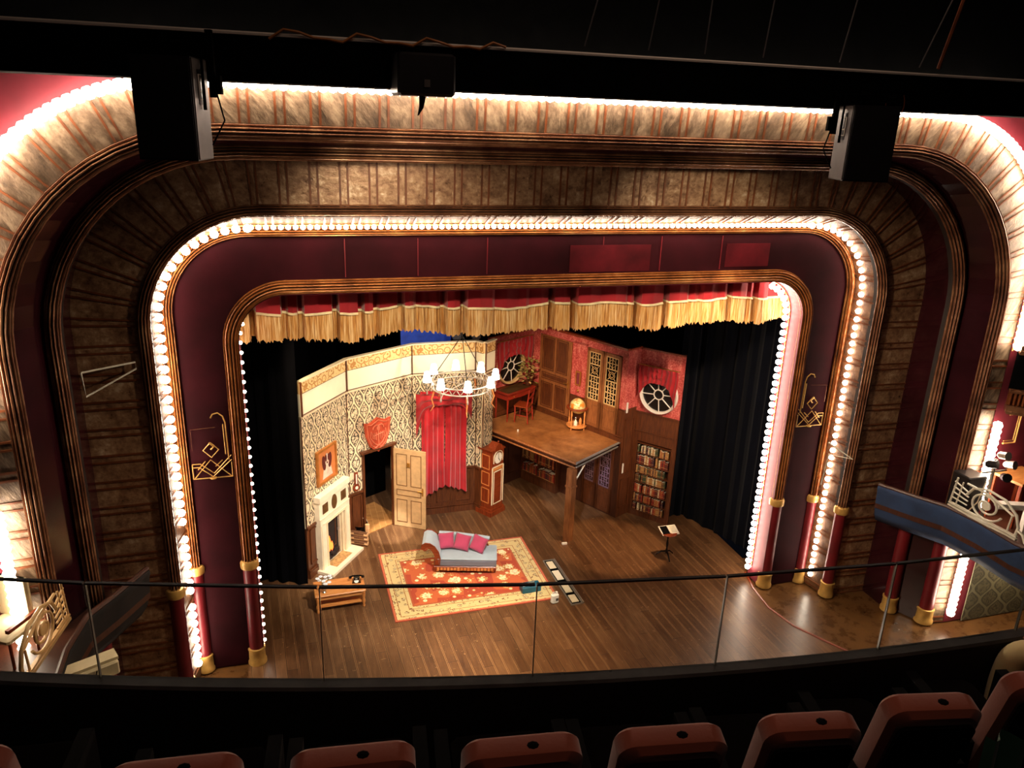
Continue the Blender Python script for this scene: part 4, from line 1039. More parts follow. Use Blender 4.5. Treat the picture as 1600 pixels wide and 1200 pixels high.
# scrolled arm: profile in x-z swept through y
prof = [(-.56, .2), (-.54, .36), (-.58, .52), (-.66, .65), (-.76, .72), (-.86, .73), (-.93, .68), (-.94, .60), (-.88, .555), (-.81, .58)]
inner = [(-.66, .2), (-.64, .34), (-.68, .47), (-.74, .57), (-.81, .63)]
poly = prof[:9]+[(-.86, .60), (-.82, .625)]+list(reversed(inner))[1:]
b = M(); b.prism(poly, (0, Dc/2-.02, 0), (1, 0, 0), (0, 0, 1), Dc-.04); child(b, 'scroll_arm', MT['blue_grey'], t, True)
for yy in (-Dc/2, Dc/2-.03):
    b = M(); b.prism(poly, (0, yy+.03, 0), (1, 0, 0), (0, 0, 1), .03); b.tube([(x, yy, z) for x, z in prof], .016, 6); child(b, 'arm_facing', MT['mahog_h'], t, label='brown wooden arm facing')
b = M(); b.tube([(-.6, Dc/2-.03, .66), (-.2, Dc/2-.03, .64), (.3, Dc/2-.03, .58), (.52, Dc/2-.03, .55)], [.05, .045, .045, .04], 10); b.box((-.15, Dc/2-.04, .5), (.9, .06, .22)); child(b, 'back_roll', MT['blue_grey'], t, True)
b = M(); b.box((-.15, Dc/2+.0, .42), (.95, .04, .36)); b.tube([(.48, Dc/2-.03, .54), (.46, Dc/2-.03, .42), (.52, Dc/2-.03, .3)], .025, 8); child(b, 'back_frame', MT['mahog_h'], t)
CH = t
def cushion(local, rz, tilt, label):
    p = Matrix.Translation(CH.location) @ Matrix.Rotation(CH.rotation_euler.z, 4, 'Z') @ Vector(local)
    b = M(); n = 10; V = []; F = []
    S = .18
    for side in (-1, 1):
        for i in range(n+1):
            for j in range(n+1):
                a, c = 2*i/n-1, 2*j/n-1
                pin = 1-.10*(1-abs(a)**2)*0-.07*(1-a*a)-.07*(1-c*c)+.07
                th = .07*((1-a**4)*(1-c**4))**.5
                V.append((a*S*(1-.06*(1-c*c)), side*th, c*S*(1-.06*(1-a*a))))
    K = (n+1)**2
    for s_ in range(2):
        for i in range(n):
            for j in range(n):
                q = s_*K+i*(n+1)+j; F.append((q, q+1, q+n+2, q+n+1))
    b.add(V, F); 
    o = b.build('cushion', MT['pink_cushion'], smooth=True); bm = bmesh.new(); bm.from_mesh(o.data); bmesh.ops.remove_doubles(bm, verts=bm.verts, dist=.0005); bmesh.ops.recalc_face_normals(bm, faces=bm.faces); bm.to_mesh(o.data); bm.free()
    o.location = p; o.rotation_euler = (tilt, -rz*.5, CH.rotation_euler.z+rz)
    tag(o, label, 'cushion', 'rose pink cushions on the chaise')
cushion((-.43, .13, .55), .12, -.45, 'rose pink cushion nearest the scrolled arm of the chaise')
cushion((-.08, .08, .55), -.25, -.45, 'rose pink cushion in the middle of the row on the chaise')
cushion((.28, .02, .55), -.45, -.45, 'rose pink cushion nearest the open foot of the chaise')
# ------------------------------------------------------------ coffee table with telephone and vase
t = thing('coffee_table', (-3.68, 1.53, 0), math.radians(2), 'honey pine coffee table with turned legs at the front left of the stage', 'table')
child(M().box((0, 0, .385), (1.0, .56, .035), bev=.01), 'tabletop', MT['orange_wood'], t)
child(M().box((0, -.24, .33), (.86, .02, .08)).box((0, .24, .33), (.86, .02, .08)).box((.43, 0, .33), (.02, .46, .08)).box((-.43, 0, .33), (.02, .46, .08)), 'apron', MT['orange_wood'], t)
child(M().box((0, 0, .12), (.86, .46, .025)), 'lower_shelf', MT['orange_wood'], t)
for sx in (-1, 1):
    for sy in (-1, 1): child(M().lathe([(.02, 0), (.032, .03), (.02, .07), (.036, .12), (.036, .15), (.022, .2), (.034, .26), (.034, .37)], (sx*.45, sy*.24, 0), 12), 'leg', MT['orange_wood'], t, True)
t = thing('telephone', (-3.33, 1.60, .403), math.radians(-6), 'old black rotary telephone with white dial on the coffee table', 'telephone')
child(M().prism([(-.09, 0), (.09, 0), (.055, .09), (-.055, .09)], (0, .07, 0), (1, 0, 0), (0, 0, 1), .13), 'telephone_body', MT['black_gloss'], t)
b = M(); b.tube([(-.12, .02, .115), (-.07, .02, .13), (.07, .02, .13), (.12, .02, .115)], .017, 8); b.lathe([(.032, 0), (.03, .03), (.012, .04)], (-.125, .02, .085), 10); b.lathe([(.032, 0), (.03, .03), (.012, .04)], (.125, .02, .085), 10); child(b, 'handset', MT['black_gloss'], t, True)
b = M(Matrix.Translation((0, -.055, .055)) @ Matrix.Rotation(math.radians(50), 4, 'X')); b.lathe([(.001, .0), (.045, 0), (.045, .012), (.001, .014)], n=16); child(b, 'dial', MT['white'], t)
t = thing('flower_vase', (-3.98, 1.36, .403), 0, 'silver vase of white flowers on the coffee table', 'vase')
child(M().lathe([(.03, 0), (.035, .01), (.015, .03), (.045, .08), (.055, .14), (.045, .2), (.05, .21)], n=16), 'vase_body', MT['silver'], t, True)
b = M(); rnd = random.Random(5)
cs = [(rnd.uniform(-.13, .13), rnd.uniform(-.1, .1), .26+rnd.uniform(-.02, .09)) for _ in range(11)]
for c_ in cs: b.tube([(0, 0, .18), (c_[0]*.5, c_[1]*.5, .22), c_], .004, 4)
child(b, 'stems', MT['leaf'], t)
for c_ in cs:
    b = M()
    for q in range(6):
        a = q*PI/3+c_[0]*9; b.ball((c_[0]+.025*math.cos(a), c_[1]+.025*math.sin(a), c_[2]), .02, 6, (1, 1, .5))
    b.ball((c_[0], c_[1], c_[2]+.01), .013, 6)
    child(b, 'flower', MT['petal'], t, True)
# ------------------------------------------------------------ longcase clock
t = thing('longcase_clock', (.30, 4.66, 0), math.radians(34), 'tall mahogany longcase clock with a white dial beside the platform', 'clock')
b = M(); b.box((0, 0, .06), (.56, .50, .12)); b.box((0, 0, .15), (.50, .45, .06)); child(b, 'plinth', MT['mahog'], t)
child(M().box((0, 0, .95), (.44, .40, 1.56)), 'case', MT['mahog'], t)
b = M(); b.prism([(-.25, 0), (.25, 0), (.25, .03), (.14, .06), (.1, .14), (.0, .2), (-.1, .14), (-.14, .06), (-.25, .03)], (0, .0, 1.73), (1, 0, 0), (0, 0, 1), .23); b.box((0, .02, 1.745), (.5, .46, .035)); b.ball((0, -.2, 1.96), .025, 8); child(b, 'hood', MT['mahog'], t)
b = M()
for z0_, z1_ in ((.32, .72), (.8, 1.16), (1.24, 1.62)):
    for (p, q, r_, s_) in ((-.13, .13, z0_, z0_+.02), (-.13, .13, z1_-.02, z1_), (-.13, -.11, z0_, z1_), (.11, .13, z0_, z1_)): b.box((-.224, (p+q)/2, (r_+s_)/2), (.012, q-p, s_-r_))
child(b, 'side_stringing', MT['pic_bg'], t)
b = M()
for (p, q, r_, s_) in ((-.15, .15, .3, .325), (-.15, .15, 1.17, 1.19), (-.15, -.13, .3, 1.18), (.13, .15, .3, 1.18), (-.2, .2, 1.3, 1.32)): b.box(((p+q)/2, -.208, (r_+s_)/2), (q-p, .014, s_-r_))
b.tube([(-.17, -.215, 1.42)]+[(-.17*math.cos(a*PI/12), -.215, 1.56+.16*math.sin(a*PI/12)) for a in range(13)]+[(.17, -.215, 1.42)], .01, 5)
for sx in (-.205, .205):
    b.tube([(sx, -.21, .3), (sx, -.21, 1.3)], .014, 6)
child(b, 'front_stringing', MT['ivory'], t)
child(M().box((0, -.204, .74), (.26, .014, .84)), 'trunk_door', MT['orange_wood'] if False else MT['mahog_h'], t)
child(M().box((0, -.204, 1.25), (.36, .012, .08)), 'waist_panel', MT['orange_wood'], t)
child(M().prism([(.15*math.cos(q*PI/16), .15*math.sin(q*PI/16)+1.53) for q in range(32)], (0, -.203, 0), (1, 0, 0), (0, 0, 1), .012), 'dial', MT['dial'], t)
b = M(); b.tube([(.15*math.cos(q*PI/16), -.216, .15*math.sin(q*PI/16)+1.53) for q in range(32)], .008, 5, True)
for q in range(12): a = q*PI/6; b.box((.125*math.sin(a), -.217, 1.53+.125*math.cos(a)), (.01, .004, .01))
child(b, 'chapter_ring', MT['line'], t)
b = M(); b.tube([(0, -.222, 1.53), (0, -.222, 1.65)], .006, 5); b.tube([(0, -.222, 1.53), (.05, -.222, 1.45)], .009, 5); child(b, 'hands', MT['black_gloss'], t)
# ------------------------------------------------------------ desk, chair, plant, globe on the platform
DW = FO.rz+.06
t = thing('writing_desk', (1.2, 5.86, ZP), DW, 'red mahogany writing desk with olive leather top under the upper round window', 'desk')
child(M().box((0, 0, .735), (1.08, .52, .03)), 'desktop', MT['desk_red'], t); child(M().box((0, 0, .753), (.9, .38, .006)), 'leather_inlay', MT['desk_leather'], t)
child(M().box((0, 0, .65), (1.02, .46, .14)), 'frame', MT['desk_red'], t)
for x in (-.3, .3):
    d_ = child(M().box((x, -.235, .65), (.3, .02, .1)), 'drawer', MT['desk_red'], t); child(M().ball((x, -.255, .65), .016, 8), 'knob', MT['brass'], d_)
for sx in (-1, 1):
    for sy in (-1, 1): child(M().tube([(sx*.48, sy*.2, 0), (sx*.48, sy*.2, .6)], [.014, .025], 8), 'leg', MT['desk_red'], t)
t = thing('wooden_chair', (1.32, 5.44, ZP), DW+.35, 'reddish wooden chair with a ladder back at the writing desk', 'chair')
child(M().box((0, 0, .44), (.4, .38, .03)), 'seat', MT['mahog'], t)
for sx in (-1, 1):
    child(M().tube([(sx*.18, .16, 0), (sx*.18, .16, .43)], [.015, .02], 8), 'leg', MT['desk_red'], t)
    child(M().tube([(sx*.18, -.2, 0), (sx*.18, -.16, .44), (sx*.19, -.22, .92)], [.015, .02, .015], 8), 'leg', MT['desk_red'], t)
b = M(); b.box((0, -.215, .88), (.38, .025, .07)); b.box((0, -.195, .68), (.36, .02, .045)); child(b, 'backrest', MT['desk_red'], t)
b = M()
for s_ in ((-.18, .16, .2, -.18, -.18, .2), (.18, .16, .2, .18, -.18, .2), (-.18, -.18, .25, .18, -.18, .25)): b.tube([s_[:3], s_[3:]], .01, 6)
child(b, 'stretcher', MT['desk_red'], t)
t = thing('potted_plant', (1.60, 6.0, ZP+.757), 0, 'leafy olive plant in a pot at the right end of the writing desk', 'plant')
child(M().lathe([(.05, 0), (.07, .02), (.085, .13), (.09, .14), (.07, .13)], n=14), 'pot', MT['brown_leather'], t, True)
b = M(); b2 = M(); rnd = random.Random(8)
for q in range(9):
    a = rnd.uniform(0, 6.28); rr = rnd.uniform(.05, .2); b.tube([(0, 0, .1), (rr*.4*math.cos(a), rr*.4*math.sin(a), .3), (rr*math.cos(a), rr*math.sin(a), rnd.uniform(.4, .75))], .006, 5)
for q in range(110):
    a = rnd.uniform(0, 6.28); e = rnd.uniform(.12, .8); rr = rnd.uniform(.03, .24)*(1-abs(e-.45)*.8); c_ = Vector((rr*math.cos(a), rr*math.sin(a), e))
    d_ = Vector((math.cos(a), math.sin(a), rnd.uniform(-.5, .6))).normalized(); s_ = d_.cross(Vector((0, 0, 1))).normalized(); l = rnd.uniform(.09, .15)
    bb = b2; bb.k = q % 2; bb.add([c_, c_+d_*l*.5+s_*l*.3, c_+d_*l, c_+d_*l*.5-s_*l*.3, c_+d_*l*.5+Vector((0, 0, .012))], [(0, 1, 4), (1, 2, 4), (2, 3, 4), (3, 0, 4)])
child(b, 'stem', MT['bark'], t); child(b2, 'leaves', [MT['leaf'], MT['leaf_tan']], t)
t = thing('bar_globe', (2.5, 4.68, ZP), 0, 'antique globe bar with a yellow map sphere on a four-legged stand', 'globe')
child(M().lathe([(.001, .07), (.25, .07), (.26, .085), (.26, .1), (.25, .11), (.001, .11)], n=28), 'base_shelf', MT['ivory'] if False else MT['orange_wood'], t, True)
for q in range(4):
    a = q*PI/2+PI/4-.2; x, y = .23*math.cos(a), .23*math.sin(a)
    child(M().lathe([(.012, .0), (.02, .03), (.015, .1), (.022, .2), (.012, .3), (.022, .42), (.015, .55)], (x, y, 0), 10), 'leg', MT['orange_wood'], t, True)
b = M(); V = []; F = []; N = 32
for q in range(N):
    c_, s_ = math.cos(q*2*PI/N), math.sin(q*2*PI/N)
    for (rr, zz) in ((.205, .55), (.275, .55), (.275, .58), (.205, .58)): V.append((rr*c_, rr*s_, zz))
for q in range(N):
    for j in range(4): F.append((q*4+j, q*4+(j+1) % 4, ((q+1) % N)*4+(j+1) % 4, ((q+1) % N)*4+j))
b.add(V, F); child(b, 'horizon_ring', MT['mahog'], t, True)
child(M().ball((0, 0, .6), .195, 24), 'sphere', MT['globe'], t, True)
child(M().tube([(.207*math.sin(a*PI/16)*.8, -.207*math.sin(a*PI/16)*.6, .6-.207*math.cos(a*PI/16)) for a in range(17)], .008, 6), 'meridian_band', MT['brass'], t)
t = thing('glass_decanter', (2.44, 4.60, ZP+.113), 0, 'pale glass decanter with round stopper on the globe bar shelf', 'bottle')
child(M().lathe([(.045, 0), (.05, .02), (.045, .1), (.015, .14), (.012, .17)], n=12), 'bottle_body', MT['page'], t, True); child(M().ball((0, 0, .2), .03, 10), 'stopper', MT['silver'], t, True)
b = M(); b.lathe([(.035, 0), (.04, .06), (.03, .14), (.012, .18)], n=10); tag(b.build('glass_decanter', MT['orange_wood'], smooth=True, loc=(2.58, 4.63, ZP+.113)), 'amber bottle on the right of the globe bar shelf', 'bottle')
b = M(); b.lathe([(.02, 0), (.022, .05), (.01, .06)], n=10); tag(b.build('small_cup', MT['white'], smooth=True, loc=(.98, 4.75, ZP)), 'tiny white cup on the platform floor by the left edge', 'cup')
# picture and switch on the pink strip
t = thing('small_picture', FB.w(uo+1.3, -.01, 3.32), FB.rz, 'small brown framed picture on the pink wallpaper strip', 'picture')
b = M()
for (x, z, dx, dz) in ((0, .17, .16, .03), (0, -.17, .16, .03), (-.07, 0, .03, .34), (.07, 0, .03, .34)): b.box((x, -.01, z), (dx, .03, dz))
child(b, 'frame', MT['pic_frame'], t); child(M().box((0, -.005, 0), (.12, .01, .32)), 'canvas', MT['pink_reveal'], t)
b = M(); b.lathe([(.03, 0), (.03, .02), (.01, .03)], n=12); o = b.build('light_switch', MT['brass'], loc=FB.w(uo+1.32, -.02, 3.0)); o.rotation_euler = (PI/2, 0, FB.rz); tag(o, 'small round brass switch below the picture on the pink strip', 'switch')
for (u_, z_, nm) in ((.08, 2.95, 'pale finger plate at the foot of the pink return wall above'), (.1, 1.35, 'pale finger plate on the brown return wall at door height')):
    b = M(); b.box((0, 0, 0), (.05, .02, .26)); o = b.build('finger_plate', MT['white'], loc=FR.w(u_, -.02, z_)); o.rotation_euler.z = FR.rz; tag(o, nm, 'plate')
# ------------------------------------------------------------ books
book_me = []
for i, m_ in enumerate(MT['books']):
    b = M(); b.box((.5, .5, .5), (1, 1, 1), bev=0); b.k = 1; b.box((.5, .52, .985), (.8, .96, .04)); b.k = 2; b.box((.5, -.01, .22), (1.01, .03, .05)); b.box((.5, -.01, .8), (1.01, .03, .04))
    o = b.build('book', [m_, MT['page'], MT['books'][(3 if i not in (3, 4) else 0)]]); book_me.append(o.data); D.objects.remove(o)
ORDN = ['first', 'second', 'third', 'fourth', 'fifth', 'sixth', 'seventh', 'eighth', 'ninth', 'tenth', 'eleventh', 'twelfth', 'thirteenth', 'fourteenth', 'fifteenth', 'sixteenth', 'seventeenth', 'eighteenth', 'nineteenth', 'twentieth', '21st', '22nd', '23rd', '24th', '25th', '26th']
ORD = ['top', 'second', 'third', 'fourth', 'fifth', 'sixth', 'bottom']
def shelf_books(fr, u0, u1, y, z, hmax, place, grp, seed, pal):
    rnd = random.Random(seed); u = u0; cnt = 0
    while u < u1-.02:
        if rnd.random() < .07: u += rnd.uniform(.02, .06); continue
        w_ = rnd.uniform(.028, .052); h_ = hmax*rnd.uniform(.72, .96); ci = rnd.choice(pal)
        if u+w_ > u1: break
        cnt += 1
        o = D.objects.new('book', book_me[ci]); COL.objects.link(o); o.location = fr.w(u, y, z); o.rotation_euler = (0, 0, fr.rz); o.scale = (w_*.94, .13, h_)
        tag(o, '%s book, %s from the left on the %s' % (BOOKC[ci], ORDN[cnt-1], place), 'book', grp); u += w_
t = thing('bookcase', FW_.w(.1, .145, .16), FW_.rz, 'tall built-in bookcase of seven shelves below the right round window', 'bookcase')
b = M()
zs = [.16, .41, .66, .94, 1.19, 1.44, 1.73]; ztops = zs[1:]+[1.98]
for z in zs+[1.99]: b.box(((LR-.2)/2, -.08, z-.16-.006), (LR-.2, .17, .016))
child(b, 'shelves', MT['oak'], t); child(M().box((-.0, -.08, .92), (.02, .17, 1.86)).box((LR-.2, -.08, .92), (.02, .17, 1.86)), 'side_panels', MT['oak'], t)
for i, z in enumerate(zs):
    nm = ORD[6-i]
    shelf_books(FW_, .13, LR-.14, .0, z+.004, ztops[i]-z-.035, '%s shelf of the tall right bookcase' % nm, 'books on the %s shelf of the right bookcase' % nm, 10+i, [[0, 1, 4, 3, 2], [0, 0, 2, 3, 7], [0, 0, 1, 2, 4], [3, 5, 6, 4, 3], [5, 3, 3, 6, 7], [0, 1, 1, 3, 4, 7], [3, 2, 4, 6, 7]][i])
t = thing('low_bookcase', FB.w(.02, -.2, 0), FB.rz, 'dim low bookcase on the wall under the platform', 'bookcase')
b = M(); zs2 = [.22, .66, 1.1, 1.54]; Lw = 1.28
for z in zs2: b.box((Lw/2, .1, z-.01), (Lw, .19, .02))
child(b, 'shelves', MT['oak'], t); child(M().box((0, .1, .8), (.025, .19, 1.6)).box((Lw, .1, .8), (.025, .19, 1.6)).box((.62, .1, .8), (.02, .18, 1.56)).box((Lw/2, .1, .14), (Lw, .19, .28)), 'uprights', MT['oak'], t)
for i in range(3):
    nm = ['lowest', 'middle', 'highest'][i]
    for (a_, c_, h_) in ((.03, .6, 'left'), (.64, Lw-.03, 'right')):
        shelf_books(FB, a_+.02, c_+.02, -.19, zs2[i]+.003, .36, '%s %s shelf of the low bookcase' % (nm, h_), 'books on the %s %s half shelf under the platform' % (nm, h_), 30+i*2+(h_ == 'left'), [0, 0, 1, 2, 5, 7] if i != 1 else [0, 2, 3, 1, 5])

# ------------------------------------------------------------ music table with open book
t = thing('pedestal_table', (3.68, 1.62, 0), .1, 'small black tripod table at the right of the stage', 'table')
child(M().lathe([(.001, .62), (.19, .62), (.2, .635), (.19, .65), (.001, .65)], n=24), 'tabletop', MT['mahog'], t, True)
child(M().lathe([(.02, .1), (.035, .16), (.018, .24), (.03, .34), (.016, .46), (.03, .6), (.05, .62)], n=12), 'column', MT['black_gloss'], t, True)
for q in range(3):
    a = q*2*PI/3+.3; child(M().tube([(0, 0, .16), (.12*math.cos(a), .12*math.sin(a), .12), (.24*math.cos(a), .24*math.sin(a), .015)], [.02, .018, .014], 8), 'leg', MT['black_gloss'], t)
t = thing('open_book', (3.70, 1.66, .66), .0, 'open book with a dark left page lying on the tripod table', 'book')
R_ = Matrix.Rotation(math.radians(18), 4, 'X')
child(M(R_).box((0, 0, .012), (.42, .28, .016)), 'cover', MT['white'], t); child(M(R_).box((-.1, 0, .026), (.17, .24, .012)), 'left_page', MT['black_gloss'], t, label='dark left page'); child(M(R_).box((.1, 0, .026), (.18, .25, .014)), 'right_page', MT['page'], t)
b = M(R_)
for i in range(6): b.box((.1, .09-i*.035, .0345), (.13, .006, .002))
child(b, 'text_lines', MT['black_gloss'], t)
# ------------------------------------------------------------ things on the front floor
t = thing('floor_trough', (.99, 1.21, .0), math.radians(1.5), 'long narrow metal-framed trough in the floor beside the rug, holding white panels', 'floor trap')
Lt = 1.72
child(M().box((-.115, 0, .015), (.02, Lt, .03)).box((.115, 0, .015), (.02, Lt, .03)).box((0, Lt/2, .015), (.25, .02, .03)).box((0, -Lt/2, .015), (.25, .02, .03)).box((.145, 0, .02), (.03, Lt, .04)), 'frame', MT['steel'], t)
child(M().box((0, 0, .006), (.2, Lt, .006)), 'tray', MT['black'], t)
for i, (y_, l_) in enumerate(((.66, .34), (.24, .42), (-.24, .44), (-.66, .32))): child(M().box((0, y_, .016), (.15, l_-.06, .012)), 'panel', MT['ivory'] if i != 1 else MT['marble'], t)
t = thing('metal_toolbox', (.22, 1.04, .019), math.radians(3), 'teal metal toolbox on the front right corner of the rug', 'toolbox')
child(M().box((0, 0, .07), (.42, .2, .14), bev=.012), 'box_body', MT['teal'], t); child(M().box((0, 0, .15), (.40, .18, .025), bev=.01), 'lid', MT['teal'], t); child(M().tube([(-.08, 0, .16), (-.08, 0, .19), (.08, 0, .19), (.08, 0, .16)], .008, 6), 'handle', MT['steel'], t); child(M().box((-.17, -.0, .166), (.05, .15, .006)), 'end_label', MT['white'], t)
t = thing('plastic_canister', (.58, .52, 0), .2, 'white plastic canister standing at the corner of the rug', 'canister')
child(M().box((0, 0, .11), (.16, .1, .22), bev=.025), 'container', MT['white'], t, True); child(M().lathe([(.022, .22), (.022, .25), (.018, .255)], (.04, 0, 0), 10), 'cap', MT['white'], t); child(M().tube([(-.05, 0, .21), (-.05, 0, .26), (.0, 0, .255), (.02, 0, .22)], .01, 6), 'handle', MT['white'], t); child(M().box((.03, -.052, .1), (.06, .004, .06)), 'label_patch', MT['grey_side'], t)

# ------------------------------------------------------------ chandelier
CX, CY, CZ = -.77, 3.45, 3.82
t = thing('chandelier', (CX, CY, CZ), 0, 'iron ring chandelier with eight glowing white shades over the set', 'chandelier')
RR = .66
for z_, r_, nm in ((0, RR, 'lower_ring'), (.14, RR, 'upper_ring')):
    child(M().tube([(r_*math.cos(q*PI/24), r_*math.sin(q*PI/24), z_) for q in range(48)], .018, 6, True), nm, MT['iron'], t)
b = M()
for q in range(24):
    a, c_ = q*PI/12, (q+.5)*PI/12; d_ = (q+1)*PI/12
    b.tube([(RR*math.cos(a), RR*math.sin(a), 0), (RR*math.cos(c_), RR*math.sin(c_), .14), (RR*math.cos(d_), RR*math.sin(d_), 0)], .010, 4)
child(b, 'ring_tracery', MT['iron'], t)
b = M()
for q in range(3):
    a = q*2*PI/3+.5; b.tube([(RR*math.cos(a), RR*math.sin(a), .14), (0.03*math.cos(a), .03*math.sin(a), 1.12)], .009, 5)
b.tube([(0, 0, 1.1), (0, 0, 6.75)], .012, 5); child(b, 'chain', MT['chain'], t)
b = M()
for q in range(2): b.tube([(RR*math.cos(q*PI/2+.8), RR*math.sin(q*PI/2+.8), .05), (-RR*math.cos(q*PI/2+.8), -RR*math.sin(q*PI/2+.8), .05)], .009, 5)
child(b, 'cross_bar', MT['iron'], t)
for q in range(8):
    a = q*PI/4-.05; x, y = (RR+.1)*math.cos(a), (RR+.1)*math.sin(a)
    ar = child(M().tube([(RR*math.cos(a), RR*math.sin(a), .02), (x, y, -.08), (x, y, .16)], .011, 6).lathe([(.012, -.16), (.022, -.12), (.012, -.06)], (x, y, 0), 8), 'lamp_arm', MT['iron'], t)
    child(M().lathe([(.095, .14), (.092, .16), (.06, .35), (.055, .36)], (x, y, 0), 16), 'lamp_shade', MT['shade'], ar, True)
for q in range(5):
    a = q*2*PI/5+3.4; x, y = RR*1.0*math.cos(a), RR*1.0*math.sin(a)
    child(M().tube([(x, y, 0), (x*1.1, y*1.1, -.18), (x*1.02, y*1.02, -.36), (x*1.14, y*1.14, -.46)], [.02, .017, .014, .006], 7), 'antler_hook', MT['pic_bg'], t, True)
# blue cloth and lanterns glimpsed above the set
b = M(); b.box((-1.1, 6.0, 4.95), (1.25, .04, 1.9)).tube([(-1.6, 6, 5.9), (-1.6, 6, 10.55)], .01, 5).tube([(-.8, 6, 5.9), (-.8, 6, 10.55)], .01, 5); 
MT['sky_blue'] = plain('ultramarine_cloth', '#1e3c94', .8)
tag(b.build('blue_backcloth', MT['sky_blue']), 'ultramarine cloth glimpsed above the papered wall under the fringe', 'backcloth')
light('stage_and_fill_spot', 'SPOT', (-1.25, 4.9, 6.4), (-1.15, 6.0, 4.3), 260, (.6, .75, 1), spot_size=1.2, spot_blend=.8, shadow_soft_size=.1)
for i, (x, nm) in enumerate(((-.42, 'left'), (.06, 'right'))):
    t = thing('stage_lantern', (x, 5.6, 4.32), 0, 'grey stage lantern on the %s of the chandelier chain above the set' % nm, 'lantern', 'lanterns above the papered wall')
    child(M().box((0, 0, .1), (.2, .3, .24), bev=.02), 'housing', MT['grey_side'], t); child(M().lathe([(.09, 0), (.09, .1), (.1, .12)], (0, 0, -.12), 14), 'lens_tube', MT['black_satin'], t)
    child(M().tube([(-.13, 0, .1), (-.13, 0, .34), (.13, 0, .34), (.13, 0, .1)], .01, 6).tube([(0, 0, .34), (0, 0, 6.22)], .012, 6), 'yoke', MT['iron'], t)

# ============================================================ lighting bar, speakers
b = M(); b.box((0, -4.72, 9.82), (24, .5, .36)); o = b.build('lighting_bar', MT['black']); tag(o, 'long black bar crossing in front of the top arch', 'beam')
b = M(); b.tube([(-12, -4.98, 10.015), (12, -4.98, 10.015)], .016, 6); tag(b.build('bar_edge_highlight', MT['white']), 'thin pale pipe added as a highlight along the top of the long black bar', 'pipe')  # white tube stands for the line of light on the bar's top edge
b = M(); rnd = random.Random(4)
pts = [(-4.4+i*.12, -5.02, 10.03+.03*math.sin(i*1.3)-.05*(i % 5 == 0)) for i in range(18)]
b.tube(pts, .012, 5); tag(b.build('loose_cable', MT['pic_frame'], smooth=True), 'loose reddish cable snaking along the top of the bar above the left speaker', 'cable')
for i, (x, dx) in enumerate(((-1.6, .25), (-.95, .05), (-.35, -.15), (.3, -.12), (1.2, -.05), (2.2, .25), (2.45, -.02))):
    b = M(); b.tube([(x, -5.0, 10.08), (x+dx, -5.4, 11.6)], .02 if i == 6 else .007, 5)
    tag(b.build('suspension_wire', MT['moulding_red'] if i == 6 else MT['grey_side']), ['thin wire rising from the black bar, first from the left', 'thin wire rising from the black bar, second from the left', 'thin wire above the middle of the black bar', 'thin wire rising just right of the middle of the bar', 'thin wire rising near the right speaker', 'slanting thin wire beside the reddish rod', 'reddish rod rising from the bar at the far right'][i], 'wire', 'wires above the black bar')
def speaker(x, z, w_, h_, rz, side, label):
    t = thing('loudspeaker', (x, -5.25, z), rz, label, 'loudspeaker', 'hanging loudspeakers')
    d_ = .42
    # trapezoid cabinet: front faces the audience
    b = M(); b.prism([(-w_/2, -.2), (w_/2, -.2), (w_/2+side*.0, .22), (-w_/2, .22)], (0, 0, 0), (1, 0, 0), (0, 1, 0), h_); child(b, 'cabinet', MT['black_satin'], t)
    child(M().box((0, -.205, h_/2), (w_-.02, .012, h_-.03)), 'grille', MT['grille'], t)
    sx = side*(w_/2+.004)
    child(M().box((sx, .01, h_/2), (.008, .38, h_-.02)), 'side_panel', MT['grey_side'], t, label='grey side panel')
    b = M(); b.box((sx+side*.006, .0, h_*.72), (.008, .14, .26)); child(b, 'handle_plate', MT['black_satin'], t)
    b = M(); b.tube([(sx+side*.012, -.07, h_*.6), (sx+side*.012, -.07, h_*.84), (sx+side*.012, .07, h_*.84), (sx+side*.012, .07, h_*.6), (sx+side*.012, -.07, h_*.6)], .006, 5); b.box((sx+side*.01, 0, h_*.68), (.006, .13, .015)); child(b, 'handle_frame', MT['white'], t)
    b = M(); b.tube([(-w_/2-.03, 0, h_*.5), (-w_/2-.03, 0, h_+.1), (w_/2+.03, 0, h_+.1), (w_/2+.03, 0, h_*.5)], .014, 6); b.tube([(0, 0, h_+.1), (0, .34, h_+.14)], .02, 6); child(b, 'bracket', MT['black'], t)
    b = M(); b.box((side*(w_/2+.09), .05, h_*.95), (.05, .05, .5)); b.box((side*(w_/2+.13), .05, h_*.75), (.06, .06, .14)); b.tube([(side*(w_/2+.11), .05, h_*.7), (side*(w_/2+.16), .05, h_*.4), (side*(w_/2+.05), .05, h_*.15)], .007, 5); child(b, 'clamp_and_cable', MT['black'], t)
    return t
speaker(-5.17, 9.02, .45, .77, -.2, 1, 'black loudspeaker with grey side hanging at the upper left')
speaker(1.46, 8.93, .46, .74, -.32, -1, 'black loudspeaker with grey side hanging at the upper right')
t = thing('projector_box', (-3.14, -5.15, 9.58), .02, 'small black equipment box hanging below the middle of the bar', 'equipment box')
child(M().box((0, 0, .17), (.5, .4, .34), bev=.02), 'box_body', MT['black_satin'], t); child(M().tube([(-.02, -.1, 0), (-.03, -.1, -.09), (-.06, -.1, -.16)], [.03, .02, .005], 6), 'hanging_strap', MT['black'], t); child(M().box((0, -.205, .1), (.05, .01, .06)), 'lens', MT['grey_side'], t)
b = M(); b.tube([(2.0+.12*math.cos(q*PI/8+.3), -4.975, 9.72+.16*math.sin(q*PI/8+.3)-.02) for q in range(-9, 2)], .005, 5); tag(b.build('cable_loop', MT['moulding_red']), 'thin cable loop hanging from the bar at the far right', 'cable')

